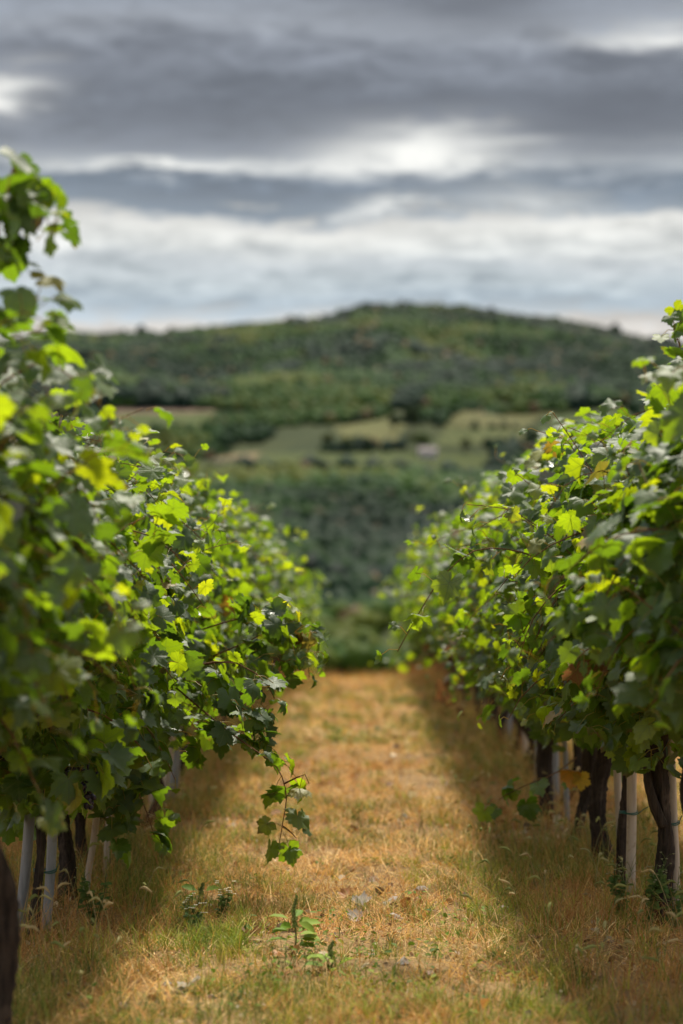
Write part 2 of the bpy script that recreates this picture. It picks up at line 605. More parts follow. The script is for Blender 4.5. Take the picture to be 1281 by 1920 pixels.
FIELDS = [
    ('field', 'olive green meadow', [(195, 776), (300, 776), (405, 775), (398, 800), (330, 806), (215, 812)], (.038, .056, .017), (.068, .082, .026), 0),
    ('field', 'ploughed', [(190, 766), (330, 767), (405, 771), (404, 775), (300, 776), (192, 776)], (.15, .105, .08), (.2, .14, .1), 0),
    ('field', 'tan', [(628, 802), (690, 792), (735, 782), (758, 800), (742, 842), (690, 838), (640, 826)], (.072, .078, .028), (.12, .115, .046), 0),
    ('field', 'stubble', [(850, 782), (950, 776), (1045, 774), (1040, 797), (985, 806), (870, 806), (838, 800)], (.066, .07, .026), (.115, .108, .044), 0),
    ('field', 'vines', [(838, 802), (870, 808), (985, 808), (1000, 806), (975, 828), (880, 838), (812, 838)], (.05, .065, .022), (.09, .095, .036), .9),
    ('field', 'green', [(1042, 778), (1110, 768), (1190, 762), (1185, 850), (1100, 852), (1000, 846), (1004, 812)], (.036, .055, .019), (.062, .076, .028), .7),
    ('field', 'long green', [(492, 850), (640, 852), (800, 850), (930, 852), (925, 872), (880, 905), (760, 900), (560, 888), (430, 886)], (.038, .056, .017), (.07, .08, .027), .8),
    ('field', 'tan strip', [(398, 862), (440, 853), (490, 849), (480, 862), (425, 884), (410, 880)], (.12, .095, .05), (.17, .13, .07), 0),
    ('field', 'valley', [(690, 1196), (720, 1180), (760, 1165), (800, 1170), (850, 1215), (840, 1262), (720, 1266), (690, 1240)], (.035, .048, .016), (.065, .075, .026), 1.2),
]


def in_poly(x, y, P):
    ins = np.zeros(np.shape(x), bool)
    n = len(P)
    for i in range(n):
        x0, y0 = P[i]
        x1, y1 = P[(i + 1) % n]
        c = ((y0 > y) != (y1 > y)) & (x < (x1 - x0) * (y - y0) / (y1 - y0 + 1e-12) + x0)
        ins ^= c
    return ins


field_polys = []
for k, (nm, what, poly, ca, cb, rows) in enumerate(FIELDS):
    W = np.array([hit_land(px, py) for px, py in poly])
    P2 = W[:, :2]
    field_polys.append(P2)
    x0, y0 = P2.min(0)
    x1, y1 = P2.max(0)
    st = 3.0 if y1 < 700 else 4.0
    gx, gy = np.arange(x0, x1 + st, st), np.arange(y0, y1 + st, st)
    X, Y = np.meshgrid(gx, gy)
    V = np.stack([X, Y, zg(Y, X) + 0.45], -1).reshape(-1, 3)
    nx = len(gx)
    i = np.arange(len(gy) - 1)[:, None] * nx + np.arange(nx - 1)[None]
    q = np.stack([i, i + 1, i + nx + 1, i + nx], -1).reshape(-1, 4)
    cen = V[q].mean(1)
    q = q[in_poly(cen[:, 0], cen[:, 1], P2)]
    used, inv = np.unique(q, return_inverse=True)
    ob('field', make_mesh('field', V[used], inv.reshape(-1, 4), field_mat('field_' + what.replace(' ', '_'), ca, cb, rows)), kind='structure')


# ---------------------------------------------------------------- far woods (one mass, thousands of crowns)
def ico(sub):
    import bmesh
    bm = bmesh.new()
    bmesh.ops.create_icosphere(bm, subdivisions=sub, radius=1.0)
    V = np.array([v.co[:] for v in bm.verts])
    T = np.array([[v.index for v in f.verts] for f in bm.faces])
    bm.free()
    return V, T


def woods():
    V0, T0 = ico(1)
    r = np.random.default_rng(11)
    pts = []
    d = 470.0
    while d < 2340:
        st = 4.6 if d < 1150 else 5.6
        hw = 0.2 * d + 10
        n = int(2 * hw / st)
        x = np.linspace(-hw, hw, n) + r.normal(0, st * .35, n)
        y = d + r.normal(0, st * .35, n)
        pts.append(np.stack([x, y], -1))
        d += st * (1.0 if d < 1700 else 1.15)
    P = np.concatenate(pts)
    keep = np.ones(len(P), bool)
    for poly in field_polys:
        keep &= ~in_poly(P[:, 0], P[:, 1], poly)
    # thinner growth between the fields, clearings by slow noise
    mid = (P[:, 1] > 1120) & (P[:, 1] < 1520)
    cl = vnoise(P[:, 0] / 45, P[:, 1] / 60, 21) + 0.4 * vnoise(P[:, 0] / 18, P[:, 1] / 25, 22)
    keep &= ~(mid & (cl < -0.05))
    keep &= ~(~mid & (cl < -0.95))
    P = P[keep]
    n = len(P)
    z = zg(P[:, 1], P[:, 0])
    big = vnoise(P[:, 0] / 70, P[:, 1] / 90, 31)
    R = r.uniform(3.3, 4.7, n) * (1 + .35 * (big > .2)) * np.where(mid[keep], .72, 1.0)
    hedge = np.abs(vnoise(P[:, 0] / 140 + .3, P[:, 1] / 130, 61) + .25 * vnoise(P[:, 0] / 30, P[:, 1] / 60, 62)) < .07
    R = R * np.where(hedge, 1.25, 1.0)
    H = R * r.uniform(.62, .9, n)
    var = 12
    shapes = []
    for k in range(var):
        q = V0 * (1 + 0.22 * r.normal(0, 1, len(V0)))[:, None]
        shapes.append(q)
    shapes = np.array(shapes)
    S = shapes[r.integers(0, var, n)]
    a = r.uniform(0, 6.28, n)
    ca, sa = np.cos(a)[:, None], np.sin(a)[:, None]
    X = (S[..., 0] * ca - S[..., 1] * sa) * R[:, None] + P[:, :1]
    Y = (S[..., 0] * sa + S[..., 1] * ca) * R[:, None] + P[:, 1:]
    Z = S[..., 2] * H[:, None] + (z + H * .8)[:, None]
    V = np.stack([X, Y, Z], -1).reshape(-1, 3)
    T = (T0[None] + (np.arange(n) * len(V0))[:, None, None]).reshape(-1, 3)
    hue = np.clip(0.5 + .65 * vnoise(P[:, 0] / 60, P[:, 1] / 110, 41) + .3 * vnoise(P[:, 0] / 24, P[:, 1] / 45, 42) + r.normal(0, .14, n), 0, 1)
    pal = np.array([(.006, .026, .009), (.014, .048, .007), (.034, .078, .008), (.074, .092, .010)])
    c = np.stack([np.interp(hue, [0, .4, .75, 1], pal[:, i]) for i in range(3)], -1)
    c *= r.uniform(.88, 1.14, (n, 1))
    c[hedge] = np.array((.011, .030, .016)) * r.uniform(.7, 1.3, (hedge.sum(), 1))
    c[r.random(n) < .025] = (.11, .075, .035)
    # wood's shadow low on the slope put into the tint; right ridge trees darker
    low = (P[:, 1] > 700) & (P[:, 1] < 1010)
    c[low] *= (.55, .70, .80)
    ridge = (P[:, 1] > 2200) & (P[:, 0] > 60)
    c[ridge] *= .6
    K = np.ones((n, len(V0), 4))
    K[..., :3] = c[:, None]
    me = make_mesh('woods', V, T, M_FOREST, {'tint': K.reshape(-1, 4)}, smooth=True)
    ob('woods', me, kind='stuff', label='dense mixed wood covering the far hillside as one mass', cat='woodland')


woods()


def tree_meshes(seed, h, w, cols, lobes=9):
    """trunk + limbs, and a crown of leaf clumps gathered round the limb ends"""
    r = np.random.default_rng(seed)
    s = Soup()
    top = np.array([r.normal(0, .05) * h, r.normal(0, .05) * h, h * .62])
    v, t = tube(spline([(0, 0, -.3), (r.normal(0, .02) * h, 0, h * .3), top], 10), np.linspace(.035, .012, 10) * h, 8)
    s.add(v, t)
    cen = []
    for k in range(lobes):
        a = k * 2.4 + r.normal(0, .3)
        rad = w * r.uniform(.1, .36)
        e = np.array([rad * math.cos(a), rad * math.sin(a), h * r.uniform(.34, .84) * (1 - .25 * rad / w)])
        b = np.array([top[0] * .5, top[1] * .5, h * r.uniform(.2, .4)])
        v, t = tube(spline([b, (b + e) / 2 + (0, 0, .06 * h), e], 7), np.linspace(.013, .004, 7) * h, 5)
        s.add(v, t)
        cen.append((e, r.uniform(.16, .26) * w))
    L = Soup()
    quad = np.array([(-1, -.6, 0), (1, -.6, .1), (.8, .7, 0), (-.7, .8, .15)])
    QT = np.array([(0, 1, 2), (0, 2, 3)])
    V, T, K = [], [], []
    for e, rr in cen:
        base = cols[r.integers(len(cols))]
        for _ in range(150):
            p = r.normal(0, 1, 3)
            p /= np.linalg.norm(p)
            p = e + p * rr * r.uniform(.45, 1.12) * (1, 1, .8)
            q = quad * h * r.uniform(.018, .036)
            A = np.linalg.qr(r.normal(0, 1, (3, 3)))[0]
            L.add(q @ A.T + p, QT, np.array(base) * r.uniform(.7, 1.35))
    return s.mesh('trunk', M_TREEBARK), L.mesh('crown', M_FOREST, smooth=False)


TREE_A = tree_meshes(1, 9.0, 8.6, [(.035, .06, .018), (.045, .075, .02), (.06, .085, .025)], 13)
TREE_B = tree_meshes(2, 9.0, 6.0, [(.022, .042, .02), (.03, .05, .02)], 11)
TREE_C = tree_meshes(3, 9.0, 7.2, [(.055, .075, .025), (.07, .085, .03), (.04, .06, .02)], 12)


def tree(px, py_base, height_px, variant, label, d=None, group='trees one can tell apart on the far land'):
    p = hit_land(px, py_base) if d is None else np.array([(px - VX) / F * d, d, float(zg(d, (px - VX) / F * d))])
    h = height_px / F * p[1]
    e = ob('deciduous_tree', None, None, p, label, 'tree', group)
    e.scale = (h / 9 * .95,) * 3
    e.rotation_euler.z = px * .7
    ob('trunk', variant[0], e)
    ob('crown', variant[1], e)


tree(668, 1192, 62, TREE_A, 'round green tree in the valley just above the gap between the two vine rows')
tree(662, 1258, 82, TREE_A, 'broad dark tree at the end of the grass alley, lowest of the valley trees')
tree(612, 1246, 70, TREE_B, 'dark tree beside the tip of the left vine row in the valley')
tree(722, 1262, 40, TREE_C, 'low bushy tree at the foot of the pale valley field')
tree(706, 1168, 44, TREE_B, 'small dark tree at the upper edge of the valley field')
tree(1000, 846, 46, TREE_B, 'lone dark round tree on the right end of the far fields')
tree(872, 846, 30, TREE_C, 'small bushy tree under the striped far field')
tree(772, 816, 62, TREE_B, 'tall dark tree standing between the two tan far fields')
tree(738, 810, 38, TREE_B, 'shorter dark tree left of the tall one between the tan far fields')
tree(790, 846, 42, TREE_A, 'dark tree standing right behind the small white farmhouse')
tree(612, 842, 36, TREE_C, 'leftmost tree of the hedge under the far tan field')
tree(650, 846, 32, TREE_A, 'middle tree of the hedge under the far tan field')
tree(690, 848, 34, TREE_B, 'rightmost tree of the hedge under the far tan field')
for px, hp, lab in ((232, 20, 'small round tree on the skyline, leftmost of the three on the left ridge'),
                    (263, 30, 'tallest tree on the skyline of the left ridge'),
                    (322, 22, 'rightmost of the three skyline trees on the left ridge')):
    tree(px, 0, hp, TREE_B, lab, d=2296)


# ---------------------------------------------------------------- white farmhouse on the far fields
def box(x0, x1, y0, y1, z0, z1):
    V = np.array([(x, y, z) for z in (z0, z1) for y in (y0, y1) for x in (x0, x1)], float)
    Q = np.array([(0, 2, 3, 1), (4, 5, 7, 6), (0, 1, 5, 4), (2, 6, 7, 3), (0, 4, 6, 2), (1, 3, 7, 5)])
    return V, np.concatenate([Q[:, [0, 1, 2]], Q[:, [0, 2, 3]]])


def farmhouse():
    p = hit_land(802, 858)
    e = ob('farmhouse', None, None, p, 'tiny white farmhouse with a grey roof among the far fields', 'house')
    w, d, h = 4.6, 3.2, 3.4
    s = Soup()
    V, T = box(-w, w, -d, d, -.8, h)
    s.add(V, T)
    for sx in (-1, 1):     # gable ends
        V = np.array([(sx * w, -d, h), (sx * w, d, h), (sx * w, 0, h + 1.9)])
        s.add(V, np.array([(0, 1, 2)]))
    ob('wall', s.mesh('wall', M_WALL, smooth=False), e)
    s = Soup()
    for sy in (-1, 1):
        V = np.array([(-w - .35, sy * (d + .4), h - .2), (w + .35, sy * (d + .4), h - .2), (w + .35, 0, h + 2.0), (-w - .35, 0, h + 2.0)])
        V = np.vstack([V, V + (0, 0, .18)])
        T = [(0, 1, 2), (0, 2, 3), (4, 5, 6), (4, 6, 7), (0, 1, 5), (0, 5, 4), (0, 3, 7), (0, 7, 4), (1, 2, 6), (1, 6, 5)]
        s.add(V, np.array(T))
    rf = ob('roof', s.mesh('roof', M_ROOF, smooth=False), e)
    s = Soup()
    s.add(*box(1.8, 2.5, -.35, .35, h + 1.2, h + 3.0))
    ob('chimney', s.mesh('chimney', M_WALL, smooth=False), rf)
    for x in (-2.8, 2.6):
        s = Soup()
        s.add(*box(x - .5, x + .5, -d - .05, -d + .02, 1.2, 2.5))
        ob('window', s.mesh('window', M_PANE, smooth=False), e)
    s = Soup()
    s.add(*box(-.5, .5, -d - .06, -d + .02, -.2, 2.0))
    ob('door', s.mesh('door', M_ROOF, smooth=False), e)


farmhouse()

# ---------------------------------------------------------------- grape leaf shapes
def leaf_shapes(nout, nmid, count, seed):
    """lobed, toothed vine leaves; returns verts (count, n, 3), triangles, local uv"""
    r = np.random.default_rng(seed)
    th = np.linspace(-np.pi, np.pi, nout, endpoint=False)
    deg = np.degrees(np.abs(th))
    out = []
    for k in range(count):
        ls = r.uniform(.01, .10)
        base = np.interp(deg, [0, 14, 30, 44, 60, 76, 90, 104, 120, 140, 160, 172, 180],
                         [.62, .56, .52 - ls, .51, .58, .51, .47 - ls, .47, .53, .49, .42, .31, .07])
        tooth = np.where(np.arange(nout) % 2 == 0, 1.05, .93) + r.normal(0, .035, nout)
        if nout < 20:
            tooth = 1 + r.normal(0, .04, nout)
        R = base * tooth
        skew = r.normal(0, .05)
        R = R * (1 + skew * np.sin(th))
        ring = np.stack([np.sin(th) * R, np.cos(th) * R], -1)
        tm = np.linspace(-np.pi, np.pi, nmid, endpoint=False)
        Rm = np.interp(np.degrees(np.abs(tm)), [0, 60, 120, 160, 180], [.34, .31, .27, .2, .05])
        rm = np.stack([np.sin(tm) * Rm, np.cos(tm) * Rm], -1)
        xy = np.vstack([[(0, 0)], rm, ring])
        rad = np.hypot(xy[:, 0], xy[:, 1])
        ang = np.arctan2(xy[:, 0], xy[:, 1])
        fold = r.uniform(-.25, .6)
        z = fold * np.abs(xy[:, 0]) * .8
        z -= r.uniform(.0, .9) * rad ** 2
        z += r.uniform(.04, .15) * np.sin(ang * r.integers(2, 5) + r.uniform(0, 6)) * rad * 2
        z[1:1 + nmid] += .035 * np.where(np.arange(nmid) % 3 == 0, -1, .6)
        z += r.normal(0, .018, len(z)) * (rad > .05)
        z -= r.uniform(-.15, .35) * np.clip(xy[:, 1], 0, 1) ** 2
        out.append(np.column_stack([xy, z]))
    T = []
    k = nout // nmid
    for i in range(nmid):
        j = (i + 1) % nmid
        T.append((0, 1 + j, 1 + i))
        o0 = 1 + nmid + i * k
        for q in range(k):
            a = 1 + nmid + (i * k + q) % nout
            b = 1 + nmid + (i * k + q + 1) % nout
            T.append((1 + i if q < k / 2 else 1 + j, b, a))
        mid = 1 + nmid + (i * k + (k + 1) // 2) % nout
        T.append((1 + i, 1 + j, mid))
    T = np.array(T)
    return np.array(out), T[:, [0, 2, 1]], out[0][:, :2]


LV0, LT0, LUV0 = leaf_shapes(36, 18, 14, 3)
LV1, LT1, LUV1 = leaf_shapes(12, 6, 10, 4)

GREENS = np.array([(.012, .034, .014), (.017, .046, .013), (.026, .064, .012), (.042, .088, .012), (.064, .110, .013)])
YELLOW = np.array([(.30, .26, .03), (.36, .22, .03), (.24, .24, .035)])
BROWN = np.array([(.15, .075, .035), (.18, .10, .045), (.13, .065, .03)])
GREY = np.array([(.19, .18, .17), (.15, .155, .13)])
SUNV = np.array(sun_dir[:])


def leaf_basis(n, tipd):
    n = n / (np.linalg.norm(n, axis=1)[:, None] + 1e-9)
    t = tipd - (tipd * n).sum(1)[:, None] * n
    t /= np.linalg.norm(t, axis=1)[:, None] + 1e-9
    s = np.cross(t, n)
    return s, t, n


def add_leaves(S, r, pos, nrm, tip, size, col, lod):
    LV, LT, LUV = (LV0, LT0, LUV0) if lod == 0 else (LV1, LT1, LUV1)
    k = len(pos)
    if not k:
        return
    s, t, n = leaf_basis(nrm, tip)
    sh = LV[r.integers(0, len(LV), k)] * size[:, None, None]
    sh = sh * np.stack([r.uniform(.9, 1.12, k), np.ones(k), r.uniform(.5, 1.5, k)], -1)[:, None]
    V = pos[:, None] + sh[..., :1] * s[:, None] + sh[..., 1:2] * t[:, None] + sh[..., 2:3] * n[:, None]
    nv = V.shape[1]
    T = (LT[None] + (np.arange(k) * nv)[:, None, None]).reshape(-1, 3)
    K = np.repeat(col[:, None], nv, 1).reshape(-1, 3)
    luv = np.tile(np.column_stack([LUV, np.zeros(nv)]), (k, 1))
    luv[:, 2] = np.repeat((col[:, 0] > .125).astype(float), nv)
    S.add(V.reshape(-1, 3), T, K, luv)


def leaf_colours(r, k, young=None):
    f = np.clip(r.beta(1.6, 2.2, k) + (0 if young is None else young * .35), 0, 1) * 3.99
    i = f.astype(int)
    c = GREENS[i] + (GREENS[np.minimum(i + 1, 4)] - GREENS[i]) * (f - i)[:, None]
    c = c * r.uniform(.85, 1.2, (k, 1))
    u = r.random(k)
    y = u < .006
    c[y] = YELLOW[r.integers(0, 3, y.sum())]
    b = (u > .020) & (u < .0235)
    c[b] = BROWN[r.integers(0, 3, b.sum())]
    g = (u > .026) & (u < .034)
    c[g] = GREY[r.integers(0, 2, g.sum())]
    return c


def petioles(S, a, b, rad=.0016):
    """thin leaf stalks from a to b, three-sided"""
    k = len(a)
    d = b - a
    ref = np.tile([.3, .2, 1.0], (k, 1))
    u = np.cross(d, ref)
    u /= np.linalg.norm(u, axis=1)[:, None] + 1e-9
    w = np.cross(d, u)
    w /= np.linalg.norm(w, axis=1)[:, None] + 1e-9
    ring = []
    m = (a + b) / 2 + np.array([0, 0, .012])
    for p in (a, m, b):
        for q in range(3):
            an = q * 2.094
            ring.append(p + rad * (math.cos(an) * u + math.sin(an) * w))
    V = np.stack(ring, 1)
    T = []
    for lv in range(2):
        for q in range(3):
            e = (q + 1) % 3
            T += [(lv * 3 + q, lv * 3 + e, lv * 3 + 3 + e), (lv * 3 + q, lv * 3 + 3 + e, lv * 3 + 3 + q)]
    T = np.array(T)
    T = (T[None] + (np.arange(k) * 9)[:, None, None]).reshape(-1, 3)
    S.add(V.reshape(-1, 3), T, (.13, .12, .03))


class Vine:
    def __init__(self, X0, d, side, seed, lod):
        self.X0, self.d, self.side, self.lod = X0, d, side, lod
        self.r = np.random.default_rng(seed)
        self.g = float(zg(d, X0))
        self.base = np.array([X0, d, self.g])
        self.leaf, self.cane, self.trunk = Soup(), Soup(), Soup()

    def leaves_at(self, nodes, young, size, out=None, hang=0.0, pet=(.05, .10), cols=None):
        r = self.r
        k = len(nodes)
        if out is None:
            ax = np.array([self.X0, 0, self.g + 1.25])
            out = nodes - ax
            out[:, 1] = 0
            out[:, 2] *= .55
            out /= np.linalg.norm(out, axis=1)[:, None] + 1e-6
        pd = out * .7 + r.normal(0, .6, (k, 3)) + (0, 0, .15 - hang)
        pd /= np.linalg.norm(pd, axis=1)[:, None]
        plen = r.uniform(*pet, k)
        pos = nodes + pd * plen[:, None]
        nrm = out * .55 + np.array([0, 0, .62]) + SUNV * .08 + r.normal(0, .5, (k, 3))
        tip = np.array([0, 0, -.75]) + out * .45 + pd * .4 + r.normal(0, .38, (k, 3))
        col = leaf_colours(r, k, young) if cols is None else cols
        add_leaves(self.leaf, r, pos, nrm, tip, size, col, self.lod)
        if self.lod == 0:
            petioles(self.leaf, nodes, pos)

    def shoot(self, P, r0=.004, r1=.0015, step=.065, size=(.085, .13), hang=0.2, cols=None, taper=True, pet=(.05, .09)):
        P = np.asarray(P)
        L = np.linalg.norm(np.diff(P, axis=0), axis=1).sum()
        n = max(4, int(L / step))
        Q = spline(P, n)
        v, t = tube(Q, np.linspace(r0, r1, n), 5 if self.lod == 0 else 3)
        self.cane.add(v, t)
        k = n - 1
        nodes = Q[1:] + self.r.normal(0, .006, (k, 3))
        s = np.linspace(0, 1, k)
        sz = self.r.uniform(size[0] * .75, size[1] * 1.06, k) * (np.where(s > .7, 1 - (s - .7) * 1.7, 1.0) if taper else 1)
        tang = np.gradient(Q, axis=0)[1:]
        sidev = np.cross(tang, (0, 0, 1.0))
        sidev /= np.linalg.norm(sidev, axis=1)[:, None] + 1e-6
        sg = np.where(np.arange(k) % 2 == 0, 1, -1)[:, None]
        ax = np.array([self.X0, 0, self.g + 1.25])
        o = nodes - ax
        o[:, 1] = 0
        o[:, 2] *= .4
        o /= np.linalg.norm(o, axis=1)[:, None] + 1e-6
        out = o * .6 + sidev * sg * .7
        self.leaves_at(nodes, np.clip(s - .5, 0, 1) * 1.5, sz, out, hang, pet, cols)

    def grow(self, n_up=11, n_out=5, fill=230, top=2.02, reach=.50, bottom=.6):
        r = self.r
        for k in range(n_up):
            u = r.normal(0, .26)
            p = np.array([self.X0 + r.normal(0, .05), self.d + r.uniform(-.52, .52), self.g + .78 + r.uniform(-.06, .15)])
            dr = np.array([u, r.normal(0, .2), 1.0])
            dr /= np.linalg.norm(dr)
            L = r.uniform(.95, 1.45)
            P = [p]
            lim = top + r.normal(0.02, .14)
            for q in range(int(L / .08)):
                dr = dr + r.normal(0, .07, 3) + (np.sign(u) * .012, 0, -.015)
                if p[2] - self.g > lim - .12:
                    dr = dr + (np.sign(u) * .18, r.normal(0, .12), -.42)
                if abs(p[0] - self.X0) > reach:
                    dr = dr + (-np.sign(p[0] - self.X0) * .05, 0, -.22)
                dr /= np.linalg.norm(dr)
                p = p + dr * .08
                P.append(p)
            self.shoot(P[::2] if len(P) > 6 else P)
        for k in range(n_out):
            sx = -self.side if r.random() < .7 else self.side
            z0 = r.uniform(max(.8, bottom + .15), 1.55)
            p = np.array([self.X0 + sx * .2, self.d + r.uniform(-.5, .5), self.g + z0])
            dr = np.array([sx * 1.0, r.normal(0, .5), r.uniform(-.1, .6)])
            P = [p]
            for q in range(int(r.uniform(3, 8))):
                dr = dr + r.normal(0, .1, 3) + (0, 0, -.26)
                dr /= np.linalg.norm(dr)
                p = p + dr * .085
                if p[2] - self.g < bottom + .08:
                    break
                P.append(p)
            if len(P) > 2:
                self.shoot(P, size=(.07, .12))
        k = fill
        a = r.uniform(0, 2 * np.pi, k)
        rr = r.uniform(.5, 1.08, k) ** .8
        hw, hh, cz = reach * .92, (top - bottom) / 2 - .02, (top + bottom) / 2 + .02
        nodes = np.stack([self.X0 + np.cos(a) * rr * hw * (1 - .1 * np.sin(a)), self.d + r.uniform(-.55, .55, k),
                          self.g + cz + np.sin(a) * rr * hh], -1)
        self.leaves_at(nodes, None, r.triangular(.05, .10, .15, k) if self.d < 13 else r.triangular(.045, .09, .135, k))

    def wood(self, path=None, rad=None, fork=None):
        r = self.r
        head = np.array([self.X0 + r.normal(0, .03), self.d + r.normal(0, .03), self.g + .78])
        if path is None:
            b = self.base + (r.normal(0, .04), r.normal(0, .03), -.04)
            m1 = b * .7 + head * .3 + (r.normal(0, .065), r.normal(0, .05), 0)
            m2 = b * .35 + head * .65 + (r.normal(0, .065), r.normal(0, .05), 0)
            path = [b, m1, m2, head]
            rad = r.uniform(.022, .036) if rad is None else rad
        head = np.asarray(path[-1])
        n, sg = (44, 26) if self.lod == 0 else (10, 8)
        Q = spline(path, n)
        R = rad * np.interp(np.linspace(0, 1, n), [0, .06, .2, .6, .92, 1], [1.3, 1.1, .95, .92, 1.1, 1.0])
        self.trunk.add(*tube(Q, R, sg, .22, int(r.integers(1e6))))
        if fork is not None:
            Q = spline(fork, 28)
            self.trunk.add(*tube(Q, np.linspace(rad * .62, rad * .4, 28), 16, .14, int(r.integers(1e6))))
        for sy in (-1, 1):
            e = np.array([self.X0 + r.normal(0, .04), self.d + sy * .5, self.g + .84 + r.normal(0, .04)])
            Q = spline([head - (0, 0, .03), (head + e) / 2 + (0, 0, .06), e], 14)
            self.trunk.add(*tube(Q, np.linspace(rad * .72, .009, 14), 10 if self.lod == 0 else 6, .12, int(r.integers(1e6))))

    def bunch(self, p, n=42):
        """a bunch of dark grapes as a part of the vine"""
        V0, T0 = ico(2)
        s = Soup()
        r = self.r
        for k in range(n):
            q = r.uniform(0, 1)
            w = (.034 * (1 - q) ** .6 + .006) * r.uniform(.3, 1) ** .5
            a = r.uniform(0, 6.28)
            c = np.asarray(p) + (math.cos(a) * w, math.sin(a) * w, -q * .13)
            s.add(V0 * .011 + c, T0)
        s.add(*tube(np.asarray(p) + np.array([(0, 0, .05), (0, 0, 0), (0, 0, -.07), (0, 0, -.125)]), .006, 6))
        return s

    def finish(self, label, bunches=()):
        e = ob('grapevine', None, None, self.base, label, 'grapevine', 'grapevines planted in the two rows')
        ob('trunk', self.trunk.mesh('trunk', M_BARK, self.base), e)
        ob('cane', self.cane.mesh('cane', M_CANE, self.base), e)
        ob('foliage', self.leaf.mesh('foliage', M_LEAF if self.lod == 0 else M_LEAF_FAR, self.base), e)
        for p in bunches:
            ob('grape_bunch', self.bunch(p).mesh('grape_bunch', M_GRAPE, self.base), e)
        return e


M_GRAPE = plain_mat("dark_grape", (.022, .014, .035), 0.45, 0.3, 40, 0.5)

ORD = ['nearest', 'second', 'third', 'fourth', 'fifth', 'sixth', 'seventh', 'eighth', 'ninth', 'tenth', 'eleventh', 'twelfth',
       'thirteenth', 'fourteenth', 'fifteenth', 'sixteenth', 'seventeenth', 'eighteenth']
XL, XR = -1.24, 1.17
LEFT_D = [4.7, 5.7, 6.6, 7.8, 8.75, 9.75, 10.8, 11.8, 12.9, 13.9] + [14.9 + k * 1.02 for k in range(24)]
RIGHT_D = [5.0, 6.0, 7.1, 8.1, 9.15, 10.1, 11.0, 12.1, 13.1, 14.1] + [15.1 + k * 1.02 for k in range(24)]
NOTE = {  # what sets the vines one can recognise apart
    (-1, 1): 'blurred grapevine in the left row with a tall shoot arching against the sky',
    (-1, 2): 'grapevine with the thick dark trunk in the lower left corner of the photo',
    (-1, 3): 'grapevine in the left row with leaves hanging low over the thick grey stakes',
    (-1, 4): 'grapevine in the left row whose thin trunk is tied to a grey stake',
    (-1, 5): 'grapevine in the left row with a long leafy shoot dangling over the path',
    (-1, 6): 'grapevine in the left row whose yellowing shoot reaches out over the alley at mid height',
    (1, 4): 'grapevine in the right row with a forked trunk tied to the rightmost pale stake',
    (1, 5): 'grapevine in the right row with the thin dark trunk tied to a pale stake',
    (1, 6): 'grapevine in the right row with the thickest dark leaning trunk',
    (1, 7): 'grapevine in the right row with a low shoot bearing an orange leaf',
    (1, 3): 'grapevine at the right edge with big blurred yellow green leaves',
}


def vine_label(side, i, n):
    if (side, i) in NOTE:
        return NOTE[(side, i)]
    s = 'left' if side < 0 else 'right'
    k = i - (1 if side < 0 else 2)
    if k < 17:
        return f'{ORD[k]} grapevine from the front of the {s} row' if k else f'blurred grapevine nearest the camera in the {s} row'
    j = n - 1 - i
    return f'blurred {ORD[j]} grapevine from the far end of the {s} row' if j else f'blurred last grapevine at the far end of the {s} row'


def tints(*rows):
    return np.array(rows, float)


